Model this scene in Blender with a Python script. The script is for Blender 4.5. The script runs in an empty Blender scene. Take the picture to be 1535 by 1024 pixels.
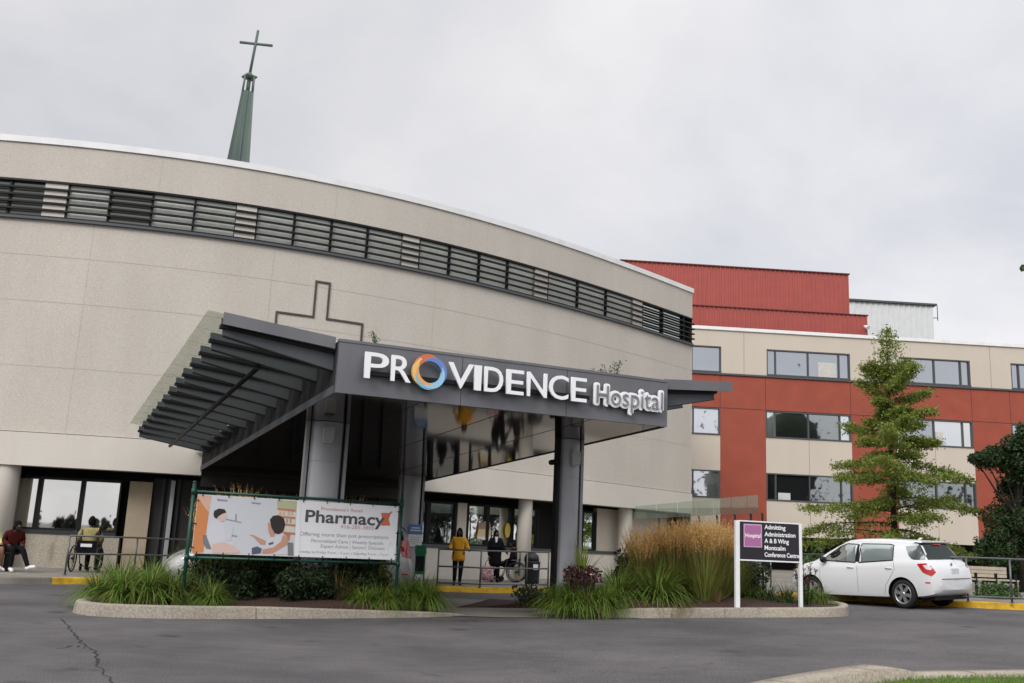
import bpy, bmesh, math, random
from mathutils import Vector, Matrix
R = random.Random(7)
S = bpy.context.scene
COL = S.collection
D = math.radians
# ------------------------------------------------------------------ camera model
F, CAMH, ROLL, HY = 1440.0, 1.4, math.atan(.0455), 813.0
TH = math.atan((HY-512)/F*math.cos(ROLL))
CR = Matrix.Rotation(math.pi/2+TH, 3, 'X') @ Matrix.Rotation(ROLL, 3, 'Z')
C0 = Vector((0, 0, CAMH))
def ray(u, v): return CR @ Vector(((u-767.5)/F, -(v-512)/F, -1))
def atz(u, v, z): d = ray(u, v); return C0 + d*((z-CAMH)/d.z)
def aty(u, v, y): d = ray(u, v); return C0 + d*(y/d.y)
def hitp(u, v, p, n): d = ray(u, v); return C0 + d*((p-C0).dot(n)/d.dot(n))
def g(x): return .035*min(max(x, 0), 11)              # the drive climbs gently to the east
def gnd(u, v, dz=0):
    z = 0
    for i in range(40):
        p = atz(u, v, z+dz); z = .5*z+.5*g(p.x)
    return p
cam = bpy.data.cameras.new('camera'); camo = bpy.data.objects.new('camera', cam); COL.objects.link(camo)
camo.matrix_world = Matrix.Translation(C0) @ CR.to_4x4()
cam.sensor_width = 36; cam.lens = F*36/1535; cam.clip_end = 3000; cam.clip_start = .1
S.camera = camo
# ------------------------------------------------------------------ materials
MATS = {}
def mat(name, col, rough=.8, metal=0, spec=.4, noise=0, nscale=8, col2=None, bump=0, bscale=60, detail=6, island=0, coat=0, stretch=None, trans=0, emit=0):
    m = bpy.data.materials.new(name); m.use_nodes = True; MATS[name] = m
    nt = m.node_tree; N = nt.nodes; L = nt.links
    b = N['Principled BSDF']; out = N['Material Output']
    b.inputs['Base Color'].default_value = (*col, 1); b.inputs['Roughness'].default_value = rough
    b.inputs['Metallic'].default_value = metal; b.inputs['Specular IOR Level'].default_value = spec
    if coat: b.inputs['Coat Weight'].default_value = coat; b.inputs['Coat Roughness'].default_value = .05
    tc = N.new('ShaderNodeTexCoord'); src = tc.outputs['Object']
    if stretch:
        mp = N.new('ShaderNodeMapping'); mp.inputs['Scale'].default_value = stretch; L.new(src, mp.inputs['Vector']); src = mp.outputs['Vector']
    csock = None
    if noise or col2:
        n = N.new('ShaderNodeTexNoise'); n.inputs['Scale'].default_value = nscale; n.inputs['Detail'].default_value = detail
        L.new(src, n.inputs['Vector'])
        r = N.new('ShaderNodeValToRGB'); r.color_ramp.elements[0].position = .32; r.color_ramp.elements[1].position = .68
        a = col if col2 else tuple(c*(1-noise) for c in col); c2 = col2 if col2 else tuple(min(1, c*(1+noise)) for c in col)
        r.color_ramp.elements[0].color = (*a, 1); r.color_ramp.elements[1].color = (*c2, 1)
        L.new(n.outputs['Fac'], r.inputs['Fac']); csock = r.outputs['Color']
    if island:
        ge = N.new('ShaderNodeNewGeometry'); hs = N.new('ShaderNodeHueSaturation')
        mr = N.new('ShaderNodeMapRange'); mr.inputs['To Min'].default_value = 1-island; mr.inputs['To Max'].default_value = 1+island
        L.new(ge.outputs['Random Per Island'], mr.inputs['Value']); L.new(mr.outputs['Result'], hs.inputs['Value'])
        mr2 = N.new('ShaderNodeMapRange'); mr2.inputs['To Min'].default_value = .5-.06*island; mr2.inputs['To Max'].default_value = .5+.05*island
        L.new(ge.outputs['Random Per Island'], mr2.inputs['Value']); L.new(mr2.outputs['Result'], hs.inputs['Hue'])
        if csock: L.new(csock, hs.inputs['Color'])
        else: hs.inputs['Color'].default_value = (*col, 1)
        csock = hs.outputs['Color']
    if csock: L.new(csock, b.inputs['Base Color'])
    if bump:
        n2 = N.new('ShaderNodeTexNoise'); n2.inputs['Scale'].default_value = bscale; n2.inputs['Detail'].default_value = 5
        L.new(src, n2.inputs['Vector'])
        bp = N.new('ShaderNodeBump'); bp.inputs['Strength'].default_value = bump; bp.inputs['Distance'].default_value = .02
        L.new(n2.outputs['Fac'], bp.inputs['Height']); L.new(bp.outputs['Normal'], b.inputs['Normal'])
    if trans:
        t = N.new('ShaderNodeBsdfTranslucent'); mx = N.new('ShaderNodeMixShader'); mx.inputs[0].default_value = trans
        if csock: L.new(csock, t.inputs['Color'])
        else: t.inputs['Color'].default_value = (*col, 1)
        L.new(b.outputs[0], mx.inputs[1]); L.new(t.outputs[0], mx.inputs[2]); L.new(mx.outputs[0], out.inputs['Surface'])
    if emit: b.inputs['Emission Color'].default_value = (*col, 1); b.inputs['Emission Strength'].default_value = emit
    return m
def glassmat(name, tint, refl=.5, dark=(.012, .013, .014), rough=.02, wav=.0):
    m = bpy.data.materials.new(name); m.use_nodes = True; MATS[name] = m
    nt = m.node_tree; N = nt.nodes; L = nt.links; N.remove(N['Principled BSDF']); out = N['Material Output']
    gl = N.new('ShaderNodeBsdfGlossy'); gl.inputs['Color'].default_value = (*tint, 1); gl.inputs['Roughness'].default_value = rough
    df = N.new('ShaderNodeBsdfDiffuse'); df.inputs['Color'].default_value = (*dark, 1)
    fr = N.new('ShaderNodeFresnel'); fr.inputs['IOR'].default_value = 1.5
    mr = N.new('ShaderNodeMapRange'); mr.inputs['To Min'].default_value = refl; mr.inputs['To Max'].default_value = 1
    L.new(fr.outputs[0], mr.inputs['Value'])
    mx = N.new('ShaderNodeMixShader'); L.new(mr.outputs[0], mx.inputs[0]); L.new(df.outputs[0], mx.inputs[1]); L.new(gl.outputs[0], mx.inputs[2])
    tc = N.new('ShaderNodeTexCoord'); n = N.new('ShaderNodeTexNoise'); n.inputs['Scale'].default_value = 1.1
    L.new(tc.outputs['Object'], n.inputs['Vector'])
    bp = N.new('ShaderNodeBump'); bp.inputs['Strength'].default_value = .04; bp.inputs['Distance'].default_value = .05
    L.new(n.outputs['Fac'], bp.inputs['Height']); L.new(bp.outputs[0], gl.inputs['Normal'])
    L.new(mx.outputs[0], out.inputs['Surface']); return m
def clearmat(name, tint, op=.25):
    m = bpy.data.materials.new(name); m.use_nodes = True; MATS[name] = m
    nt = m.node_tree; N = nt.nodes; L = nt.links; N.remove(N['Principled BSDF']); out = N['Material Output']
    tr = N.new('ShaderNodeBsdfTransparent'); tr.inputs['Color'].default_value = (*tint, 1)
    gl = N.new('ShaderNodeBsdfGlossy'); gl.inputs['Roughness'].default_value = .05; gl.inputs['Color'].default_value = (.9, 1, .95, 1)
    df = N.new('ShaderNodeBsdfDiffuse'); df.inputs['Color'].default_value = (.45, .52, .46, 1)
    m1 = N.new('ShaderNodeMixShader'); m1.inputs[0].default_value = .5; L.new(gl.outputs[0], m1.inputs[1]); L.new(df.outputs[0], m1.inputs[2])
    mx = N.new('ShaderNodeMixShader'); mx.inputs[0].default_value = op; L.new(tr.outputs[0], mx.inputs[1]); L.new(m1.outputs[0], mx.inputs[2])
    L.new(mx.outputs[0], out.inputs['Surface']); return m
# ------------------------------------------------------------------ objects
def tag(o, label=None, cat=None, group=None, kind=None):
    if label: o['label'] = label
    if cat: o['category'] = cat
    if group: o['group'] = group
    if kind: o['kind'] = kind
    return o
def thing(name, label, cat, loc=(0, 0, 0), rz=0, group=None):
    o = bpy.data.objects.new(name, None); COL.objects.link(o); o.location = loc; o.rotation_euler = (0, 0, rz)
    o.empty_display_size = .2
    return tag(o, label, cat, group)
def wm(o):
    m = o.matrix_basis.copy()
    return wm(o.parent) @ m if o.parent else m
class MB:
    def __init__(s): s.v = []; s.f = []; s.mi = []; s.sm = []; s.cur = 0; s.smooth = False
    def add(s, vs, fs, smooth=None):
        o = len(s.v); s.v += [Vector(q) for q in vs]
        for q in fs:
            s.f.append([i+o for i in q]); s.mi.append(s.cur); s.sm.append(s.smooth if smooth is None else smooth)
        return s
    def quad(s, a, b, c, d): return s.add([a, b, c, d], [(0, 1, 2, 3)])
    def frame(s, o, X, Y, Z, a, b):                      # box from corner a to b in a local frame
        o = Vector(o); X, Y, Z = Vector(X), Vector(Y), Vector(Z)
        vs = [o+X*x+Y*y+Z*z for z in (a[2], b[2]) for (x, y) in ((a[0], a[1]), (b[0], a[1]), (b[0], b[1]), (a[0], b[1]))]
        return s.add(vs, [(3, 2, 1, 0), (4, 5, 6, 7), (0, 1, 5, 4), (1, 2, 6, 5), (2, 3, 7, 6), (3, 0, 4, 7)], False)
    def box(s, a, b): return s.frame((0, 0, 0), (1, 0, 0), (0, 1, 0), (0, 0, 1), a, b)
    def tube(s, pts, r, n=8, cap=True):
        pts = [Vector(p) for p in pts]; k = len(pts); rs = r if isinstance(r, (list, tuple)) else [r]*k
        o = len(s.v); up = None
        for i, p in enumerate(pts):
            t = (pts[min(i+1, k-1)]-pts[max(i-1, 0)])
            t = t.normalized() if t.length > 1e-9 else Vector((0, 0, 1))
            if up is None: up = Vector((0, 0, 1)) if abs(t.z) < .9 else Vector((1, 0, 0))
            x = t.cross(up); x = x.normalized() if x.length > 1e-6 else Vector((1, 0, 0)); y = x.cross(t).normalized(); up = y
            for j in range(n):
                a = 2*math.pi*j/n; s.v.append(p+(x*math.cos(a)+y*math.sin(a))*rs[i])
        for i in range(k-1):
            for j in range(n):
                s.f.append([o+i*n+j, o+i*n+(j+1) % n, o+(i+1)*n+(j+1) % n, o+(i+1)*n+j]); s.mi.append(s.cur); s.sm.append(True)
        if cap:
            s.f.append([o+j for j in range(n)][::-1]); s.mi.append(s.cur); s.sm.append(False)
            s.f.append([o+(k-1)*n+j for j in range(n)]); s.mi.append(s.cur); s.sm.append(False)
        return s
    def lathe(s, c, prof, n=20, axis=None, caps=True):
        c = Vector(c); k = len(prof); o = len(s.v)
        A = axis or (Vector((1, 0, 0)), Vector((0, 1, 0)), Vector((0, 0, 1)))
        for r, z in prof:
            for j in range(n):
                a = 2*math.pi*j/n; s.v.append(c+A[0]*r*math.cos(a)+A[1]*r*math.sin(a)+A[2]*z)
        for i in range(k-1):
            for j in range(n):
                s.f.append([o+i*n+j, o+i*n+(j+1) % n, o+(i+1)*n+(j+1) % n, o+(i+1)*n+j]); s.mi.append(s.cur); s.sm.append(True)
        if caps:
            s.f.append([o+j for j in range(n)][::-1]); s.mi.append(s.cur); s.sm.append(False)
            s.f.append([o+(k-1)*n+j for j in range(n)]); s.mi.append(s.cur); s.sm.append(False)
        return s
    def ball(s, c, r, n=12, m=8):
        c = Vector(c); r = Vector(r) if not isinstance(r, (int, float)) else Vector((r, r, r)); o = len(s.v)
        for i in range(m+1):
            t = math.pi*i/m
            for j in range(n):
                a = 2*math.pi*j/n; s.v.append(c+Vector((r.x*math.sin(t)*math.cos(a), r.y*math.sin(t)*math.sin(a), r.z*math.cos(t))))
        for i in range(m):
            for j in range(n):
                s.f.append([o+i*n+j, o+(i+1)*n+j, o+(i+1)*n+(j+1) % n, o+i*n+(j+1) % n]); s.mi.append(s.cur); s.sm.append(True)
        return s
    def prism(s, poly, o, X, Y, Z, z0, z1):             # 2-D outline extruded along Z
        o, X, Y, Z = Vector(o), Vector(X), Vector(Y), Vector(Z); n = len(poly)
        vs = [o+X*x+Y*y+Z*z0 for x, y in poly]+[o+X*x+Y*y+Z*z1 for x, y in poly]
        return s.add(vs, [tuple(range(n))[::-1], tuple(range(n, 2*n))]+[(i, (i+1) % n, n+(i+1) % n, n+i) for i in range(n)], False)
    def grid(s, rows, smooth=True):                     # rows of equally long point lists
        o = len(s.v); n = len(rows[0])
        for r in rows: s.v += [Vector(p) for p in r]
        for i in range(len(rows)-1):
            for j in range(n-1):
                s.f.append([o+i*n+j, o+i*n+j+1, o+(i+1)*n+j+1, o+(i+1)*n+j]); s.mi.append(s.cur); s.sm.append(smooth)
        return s
    def build(s, name, m, parent=None, local=False, kind=None, fix=False):
        me = bpy.data.meshes.new(name)
        vs = s.v
        if parent is not None and not local:
            inv = wm(parent).inverted(); vs = [inv @ q for q in vs]
        me.from_pydata([tuple(q) for q in vs], [], s.f)
        ms = m if isinstance(m, (list, tuple)) else [m]
        for q in ms: me.materials.append(MATS[q] if isinstance(q, str) else q)
        me.polygons.foreach_set('material_index', s.mi); me.polygons.foreach_set('use_smooth', s.sm)
        if fix:
            b = bmesh.new(); b.from_mesh(me); bmesh.ops.remove_doubles(b, verts=b.verts, dist=1e-5); bmesh.ops.recalc_face_normals(b, faces=b.faces); b.to_mesh(me); b.free()
        me.update()
        o = bpy.data.objects.new(name, me); COL.objects.link(o)
        if parent is not None: o.parent = parent
        if kind: o['kind'] = kind
        return o
def link_mesh(me, name, parent=None, m=None):
    o = bpy.data.objects.new(name, me); COL.objects.link(o)
    if parent is not None: o.parent = parent
    if m: me.materials.clear(); me.materials.append(MATS[m])
    return o
def eval_mesh(o):
    dg = bpy.context.evaluated_depsgraph_get(); dg.update()
    me = bpy.data.meshes.new_from_object(o.evaluated_get(dg)); return me
def text_mesh(body, size, ext=.01, offset=0, align='LEFT', spacing=1.0, bevel=0):
    cu = bpy.data.curves.new('lettering', 'FONT'); cu.body = body; cu.size = size; cu.extrude = ext; cu.offset = offset
    cu.align_x = align; cu.space_character = spacing; cu.bevel_depth = bevel; cu.resolution_u = 4
    o = bpy.data.objects.new('lettering', cu); COL.objects.link(o)
    me = eval_mesh(o); bpy.data.objects.remove(o); bpy.data.curves.remove(cu); return me
def place_text(body, size, o, X, Y, name, m, parent, ext=.01, offset=0, align='LEFT', spacing=1.0, sx=1.0):
    me = text_mesh(body, size, ext, offset, align, spacing)
    X, Y = Vector(X).normalized(), Vector(Y).normalized(); Z = X.cross(Y).normalized()
    M = Matrix((X, Y, Z)).transposed().to_4x4(); M.translation = Vector(o)
    me.transform(M @ Matrix.Diagonal((sx, 1, 1, 1)))
    if parent is not None: me.transform(wm(parent).inverted())
    return link_mesh(me, name, parent, m)
def dup(o, loc, rz=0, sc=1.0, label=None):
    c = o.copy(); COL.objects.link(c); c.location = loc; c.rotation_euler = (0, 0, rz); c.scale = sc if isinstance(sc, tuple) else (sc, sc, sc)
    if label: c['label'] = label
    for ch in list(o.children):
        k = ch.copy(); COL.objects.link(k); k.parent = c
        for gc in list(ch.children):
            q = gc.copy(); COL.objects.link(q); q.parent = k
    return c
def lerp(a, b, t): return a+(b-a)*t
def interp(keys, x):
    if x <= keys[0][0]: return keys[0][1]
    for (a, p), (b, q) in zip(keys[:-1], keys[1:]):
        if x <= b: return lerp(p, q, (x-a)/(b-a))
    return keys[-1][1]
def smooth_interp(keys, x):
    n = len(keys)
    if x <= keys[0][0]: return keys[0][1]
    if x >= keys[-1][0]: return keys[-1][1]
    for i in range(n-1):
        a, p = keys[i]; b, q = keys[i+1]
        if x <= b:
            m0 = (q-keys[i-1][1])/(b-keys[i-1][0]) if i > 0 else (q-p)/(b-a)
            m1 = (keys[i+2][1]-p)/(keys[i+2][0]-a) if i < n-2 else (q-p)/(b-a)
            sl = (q-p)/(b-a)
            if abs(sl) < 1e-9: m0 = m1 = 0
            else:
                m0 = sl*max(0, min(3, m0/sl)); m1 = sl*max(0, min(3, m1/sl))
            t = (x-a)/(b-a); h = b-a
            return (2*t**3-3*t*t+1)*p+(t**3-2*t*t+t)*h*m0+(-2*t**3+3*t*t)*q+(t**3-t*t)*h*m1
# ------------------------------------------------------------------ material library
def concrete_mat(name, col, streak=.12, speck=.12, stain=True):
    m = mat(name, col, .9, bump=.25, bscale=45, spec=.25)
    nt = m.node_tree; N = nt.nodes; L = nt.links; b = N['Principled BSDF']
    tc = N.new('ShaderNodeTexCoord')
    def nz(scale, mapscale, lo, hi, p0=.3, p1=.7, det=5):
        mp = N.new('ShaderNodeMapping'); mp.inputs['Scale'].default_value = mapscale; L.new(tc.outputs['Object'], mp.inputs['Vector'])
        n = N.new('ShaderNodeTexNoise'); n.inputs['Scale'].default_value = scale; n.inputs['Detail'].default_value = det; L.new(mp.outputs[0], n.inputs['Vector'])
        r = N.new('ShaderNodeValToRGB'); e = r.color_ramp.elements; e[0].position = p0; e[1].position = p1
        e[0].color = (*lo, 1); e[1].color = (*hi, 1); L.new(n.outputs['Fac'], r.inputs['Fac']); return r.outputs['Color']
    w = (1, 1, 1)
    a = nz(30, (1, 1, 1), (1-speck,)*3, (1+speck,)*3, .35, .65, 3)
    s1 = nz(1.6, (1, 1, .1), (1-streak*.7, 1-streak*.85, 1-streak), w)
    s2 = nz(.35, (1, 1, .7), (1-streak, 1-streak, 1-streak*.9), w, .35, .6)
    st = nz(2.2, (1, 1, .35), (1-streak*2.2, 1-streak*2.5, 1-streak*2.9), w, .27, .4)
    mixes = None
    base = N.new('ShaderNodeRGB'); base.outputs[0].default_value = (*col, 1); cur = base.outputs[0]
    for c in ((a, s1, s2, st) if stain else (a, s1, s2)):
        mx = N.new('ShaderNodeMix'); mx.data_type = 'RGBA'; mx.blend_type = 'MULTIPLY'; mx.inputs[0].default_value = 1
        L.new(cur, mx.inputs[6]); L.new(c, mx.inputs[7]); cur = mx.outputs[2]
    L.new(cur, b.inputs['Base Color']); return m
concrete_mat('precast_concrete', (.52, .483, .428), .07, .09, False)
concrete_mat('smooth_concrete', (.575, .54, .485), .06, .03, False)
concrete_mat('aggregate_shaded', (.36, .325, .265), .12, .2)  # browner aggregate of the low wall, darkened further to hold the eave's shade
concrete_mat('tan_panel', (.53, .475, .40), .04, .03, False)
concrete_mat('kerb_concrete', (.36, .325, .265), .25, .2)
concrete_mat('walk_concrete', (.25, .235, .205), .2, .12)
mat('joint_dark', (.17, .155, .135), .9); mat('joint_soft', (.425, .39, .34), .95)
mat('coping_white', (.72, .72, .72), .6, noise=.06, nscale=2)
mat('asphalt', (.06, .057, .059), .92)
nt = MATS['asphalt'].node_tree; N = nt.nodes; L = nt.links; b = N['Principled BSDF']
tc = N.new('ShaderNodeTexCoord')
def _n(scale, det, lo, hi, p0, p1, ms=(1, 1, 1)):
    mp = N.new('ShaderNodeMapping'); mp.inputs['Scale'].default_value = ms; L.new(tc.outputs['Object'], mp.inputs['Vector'])
    n = N.new('ShaderNodeTexNoise'); n.inputs['Scale'].default_value = scale; n.inputs['Detail'].default_value = det; L.new(mp.outputs[0], n.inputs['Vector'])
    r = N.new('ShaderNodeValToRGB'); e = r.color_ramp.elements; e[0].position = p0; e[1].position = p1
    e[0].color = (*lo, 1); e[1].color = (*hi, 1); L.new(n.outputs['Fac'], r.inputs['Fac']); return r.outputs['Color'], n
ca, na = _n(55, 3, (.06, .056, .058), (.158, .149, .151), .3, .72)
cb, nb = _n(.45, 6, (.6, .6, .61), (1.02, 1.0, .99), .35, .65, (1, 1, 1))
cc, nc = _n(3.2, 5, (.9, .9, .91), (1.05, 1.05, 1.05), .35, .6, (.8, 1.2, 1))
cur = ca
cd_, nd = _n(1.1, 3, (.55, .54, .54), (1, 1, 1), .28, .36)
for c in (cb, cc, cd_):
    mx = N.new('ShaderNodeMix'); mx.data_type = 'RGBA'; mx.blend_type = 'MULTIPLY'; mx.inputs[0].default_value = 1
    L.new(cur, mx.inputs[6]); L.new(c, mx.inputs[7]); cur = mx.outputs[2]
L.new(cur, b.inputs['Base Color'])
bp = N.new('ShaderNodeBump'); bp.inputs['Strength'].default_value = .5; bp.inputs['Distance'].default_value = .01
L.new(na.outputs['Fac'], bp.inputs['Height']); L.new(bp.outputs[0], b.inputs['Normal'])
mat('tar', (.022, .021, .022), .9)
mat('yellow_paint', (.58, .34, .02), .75, noise=.25, nscale=5, bump=.2)
mat('red_panel', (.285, .06, .033), .6, noise=.08, nscale=1.2, bump=.04, bscale=20)
mat('flashing_red', (.11, .025, .02), .5)
mat('red_metal', (.345, .075, .06), .5, noise=.06, nscale=1.5)
mat('white_metal', (.62, .64, .64), .5, noise=.04, nscale=2)
mat('dark_trim', (.028, .03, .034), .5, metal=.2)
mat('black_metal', (.010, .010, .011), .5, spec=.2)
mat('window_frame', (.09, .095, .1), .45, metal=.5)
mat('grey_metal', (.155, .155, .168), .42, metal=.35, noise=.1, nscale=1.4, stretch=(1, 1, .25))
mat('grey_metal_light', (.27, .27, .285), .4, metal=.3, noise=.08, nscale=2)
mat('beam_metal', (.03, .028, .031), .8, spec=.12, noise=.5, nscale=3.2, stretch=(1, 1, .12)); mat('outrigger_metal', (.085, .09, .1), .6, metal=.1, spec=.25)
mat('column_metal', (.36, .365, .385), .4, metal=.25, noise=.06, nscale=2, stretch=(1, 1, .2))
mat('soffit_mirror', (.13, .098, .065), .06, metal=1)
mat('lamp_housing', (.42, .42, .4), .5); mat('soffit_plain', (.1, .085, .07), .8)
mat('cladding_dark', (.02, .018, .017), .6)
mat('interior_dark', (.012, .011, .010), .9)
mat('door_tan', (.36, .29, .21), .7, noise=.1, nscale=2)
glassmat('glass_sky', (.95, .95, .92), .8)
glassmat('glass_mid', (.8, .85, .85), .42)
glassmat('glass_dark', (.6, .6, .6), .05)
glassmat('glass_blind', (.7, .75, .72), .12, dark=(.62, .64, .58))
mat('blind_pane', (.66, .68, .62), .25, noise=.06, nscale=3, spec=.5)
glassmat('glass_band_dark', (.6, .62, .58), .16, dark=(.07, .072, .06))
glassmat('car_glass', (.42, .46, .45), .05, dark=(.015, .018, .018))
glassmat('car_side_glass', (.5, .55, .53), .2, dark=(.07, .085, .08))
clearmat('canopy_glass', (.84, .86, .82), .08)
clearmat('screen_glass', (.82, .86, .82), .24)
mat('copper_green', (.085, .12, .105), .6, noise=.25, nscale=1.3, stretch=(1, 1, .2))
mat('letter_white', (.82, .82, .84), .4)
mat('letter_grey', (.2, .2, .21), .5)
mat('ring_red', (.62, .16, .07), .4); mat('ring_orange', (.72, .36, .14), .4); mat('ring_yellow', (.78, .5, .17), .4)
mat('ring_blue', (.13, .23, .52), .4); mat('ring_teal', (.2, .48, .62), .4); mat('ring_sky', (.3, .55, .75), .4)
mat('green_post', (.012, .06, .045), .4, metal=.2)
mat('rail_metal', (.13, .135, .14), .4, metal=.5)
mat('banner_white', (.8, .8, .83), .5)
for n_, c_ in dict(b_orange=(.62, .24, .09), b_peach=(.66, .42, .32), b_skin=(.55, .3, .22), b_skin_pale=(.68, .5, .44), b_hair=(.035, .028, .026), b_grey=(.3, .31, .34), b_pale=(.6, .62, .66), b_shelf=(.5, .22, .14), b_book=(.66, .62, .55), b_navy=(.1, .11, .17), b_ink=(.085, .085, .095), b_fade=(.36, .36, .39), b_pink=(.56, .3, .27), b_red=(.62, .16, .08), b_coat=(.64, .64, .69), b_green=(.45, .47, .3), b_chair=(.2, .2, .21)).items(): mat(n_, c_, .5)
mat('sign_black', (.022, .02, .027), .45)
mat('sign_purple', (.38, .14, .3), .5)
mat('sign_lilac', (.55, .36, .52), .5)
mat('white_paint', (.76, .77, .78), .45, noise=.04, nscale=5)
mat('car_white', (.66, .67, .68), .28, coat=.6, spec=.5)
mat('car_silver', (.5, .5, .5), .3, metal=.25, coat=.6)
mat('rubber', (.012, .012, .013), .8)
mat('alloy', (.5, .5, .52), .3, metal=.8)
mat('lamp_red', (.45, .015, .015), .15, coat=.8)
mat('lamp_clear', (.6, .58, .6), .15, coat=.8)
mat('plate', (.6, .62, .66), .5)
mat('skin_brown', (.10, .05, .032), .6); mat('skin_tan', (.2, .1, .06), .6); mat('skin_dark', (.05, .027, .019), .6)
mat('hair_black', (.006, .005, .005), .9, spec=.1)
mat('jacket_yellow', (.62, .3, .012), .8, noise=.18, nscale=9)
mat('cloth_black', (.009, .009, .011), .95, spec=.05, noise=.3, nscale=9)
mat('cloth_navy', (.014, .015, .022), .95, spec=.05)
mat('shirt_mustard', (.27, .225, .095), .85, noise=.15, nscale=9)
mat('shirt_floral', (.55, .56, .36), .85, col2=(.38, .42, .16), nscale=14)
mat('cloth_white', (.65, .65, .66), .85)
mat('cloth_maroon', (.06, .012, .011), .95, spec=.05)
mat('bag_pattern', (.5, .4, .4), .8, col2=(.24, .03, .035), nscale=16)
mat('eye_white', (.6, .58, .55), .4); mat('lip', (.16, .05, .045), .5)
mat('leaf_lily', (.135, .205, .032), .5, island=.5, trans=.3)
mat('leaf_lily_dark', (.06, .11, .02), .55, island=.45, trans=.25)
mat('grass_green', (.23, .26, .055), .6, island=.4, trans=.3)
mat('plume_tan', (.64, .42, .17), .9, island=.4, trans=.45)
mat('grass_dry', (.2, .14, .055), .8, island=.45, trans=.2)
mat('leaf_conifer', (.175, .22, .036), .6, island=.5, trans=.35)
mat('leaf_dark', (.028, .055, .015), .55, island=.5, trans=.2)
mat('leaf_shrub', (.016, .032, .008), .55, island=.5, trans=.2)
mat('leaf_mid', (.055, .11, .025), .55, island=.45, trans=.25)
mat('bark', (.026, .02, .016), .95, bump=.6, bscale=14, noise=.3, nscale=6)
mat('petal_red', (.4, .03, .04), .6, island=.4); mat('petal_pink', (.55, .32, .38), .6, island=.3); mat('leaf_maroon', (.05, .016, .014), .6, island=.5)
mat('petal_white', (.7, .68, .68), .6)
mat('mulch', (.018, .010, .008), .95, col2=(.07, .032, .022), nscale=22, bump=1, bscale=28)
mat('lawn', (.06, .105, .018), .9, noise=.35, nscale=7)
mat('grass_blade', (.13, .215, .03), .6, island=.45, trans=.3)
mat('bin_black', (.014, .014, .015), .45); mat('bin_green', (.01, .16, .07), .4)
mat('bench_wood', (.42, .36, .28), .7, noise=.12, nscale=4)
mat('terracotta', (.035, .022, .018), .7)
mat('poster_cream', (.6, .47, .25), .6); mat('poster_brown', (.32, .2, .14), .6); mat('poster_yellow', (.6, .45, .08), .6)
mat('notice_blue', (.1, .2, .48), .5)
mat('lens_lamp', (.5, .5, .46), .4)
mat('far_wood', (.02, .03, .012), .9, noise=.4, nscale=.6)
mat('brick_far', (.3, .14, .05), .9)
# ------------------------------------------------------------------ sky and light
W = bpy.data.worlds.new('World'); S.world = W; W.use_nodes = True
nt = W.node_tree; N = nt.nodes; L = nt.links; bg = N['Background']
sky = N.new('ShaderNodeTexSky'); sky.sky_type = 'NISHITA'; sky.sun_disc = False
SUN = Vector((-.40, -.72, .60)).normalized()
sky.sun_elevation = math.asin(SUN.z); sky.sun_rotation = math.atan2(SUN.x, SUN.y)
tc = N.new('ShaderNodeTexCoord'); sp = N.new('ShaderNodeSeparateXYZ'); L.new(tc.outputs['Generated'], sp.inputs[0])
def mth(op, a, b=None, c=None):
    m = N.new('ShaderNodeMath'); m.operation = op
    for i, q in enumerate((a, b, c)):
        if q is None: continue
        if isinstance(q, (int, float)): m.inputs[i].default_value = q
        else: L.new(q, m.inputs[i])
    return m.outputs[0]
def mrange(v, a, b, c, d):
    m = N.new('ShaderNodeMapRange'); m.interpolation_type = 'SMOOTHSTEP'; L.new(v, m.inputs['Value'])
    for k, q in zip(('From Min', 'From Max', 'To Min', 'To Max'), (a, b, c, d)): m.inputs[k].default_value = q
    return m.outputs['Result']
zup = mth('MAXIMUM', sp.outputs['Z'], .02)
pz = mth('ADD', zup, .25)
cx = mth('DIVIDE', sp.outputs['X'], pz); cy = mth('DIVIDE', sp.outputs['Y'], pz)
cb_ = N.new('ShaderNodeCombineXYZ'); L.new(cx, cb_.inputs[0]); L.new(cy, cb_.inputs[1])
n1 = N.new('ShaderNodeTexNoise'); n1.inputs['Scale'].default_value = 1.15; n1.inputs['Detail'].default_value = 7; n1.inputs['Roughness'].default_value = .55; n1.inputs['Distortion'].default_value = .3
L.new(cb_.outputs[0], n1.inputs['Vector'])
cr = N.new('ShaderNodeValToRGB'); e = cr.color_ramp.elements
e[0].position = .30; e[1].position = .62; e[0].color = (.575, .59, .65, 1); e[1].color = (.84, .83, .845, 1)
L.new(n1.outputs['Fac'], cr.inputs['Fac'])
up_ = mrange(sp.outputs['Z'], .5, .95, 1.0, 1.7)            # an overcast sky is brighter overhead
bk_ = mrange(sp.outputs['Y'], .1, -.7, 1.0, 1.9)            # and towards the veiled sun behind the camera
bk2 = mrange(sp.outputs['Z'], .15, .5, 0, 1)
bkm = mth('ADD', mth('MULTIPLY', mth('SUBTRACT', bk_, 1.0), bk2), 1.0)
gain = mth('MULTIPLY', mth('MULTIPLY', up_, bkm), mrange(sp.outputs['X'], -.35, .5, .95, 1.1))
mg = N.new('ShaderNodeVectorMath'); mg.operation = 'SCALE'; L.new(cr.outputs['Color'], mg.inputs[0]); L.new(gain, mg.inputs['Scale'])
ms = N.new('ShaderNodeVectorMath'); ms.operation = 'SCALE'; L.new(sky.outputs[0], ms.inputs[0]); ms.inputs['Scale'].default_value = .004
ma = N.new('ShaderNodeVectorMath'); ma.operation = 'ADD'; L.new(mg.outputs[0], ma.inputs[0]); L.new(ms.outputs[0], ma.inputs[1])
L.new(ma.outputs[0], bg.inputs['Color']); bg.inputs['Strength'].default_value = 1.0
sl = bpy.data.lights.new('sun', 'SUN'); sl.energy = 1.9; sl.angle = D(22); sl.color = (1, .965, .91)
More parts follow.
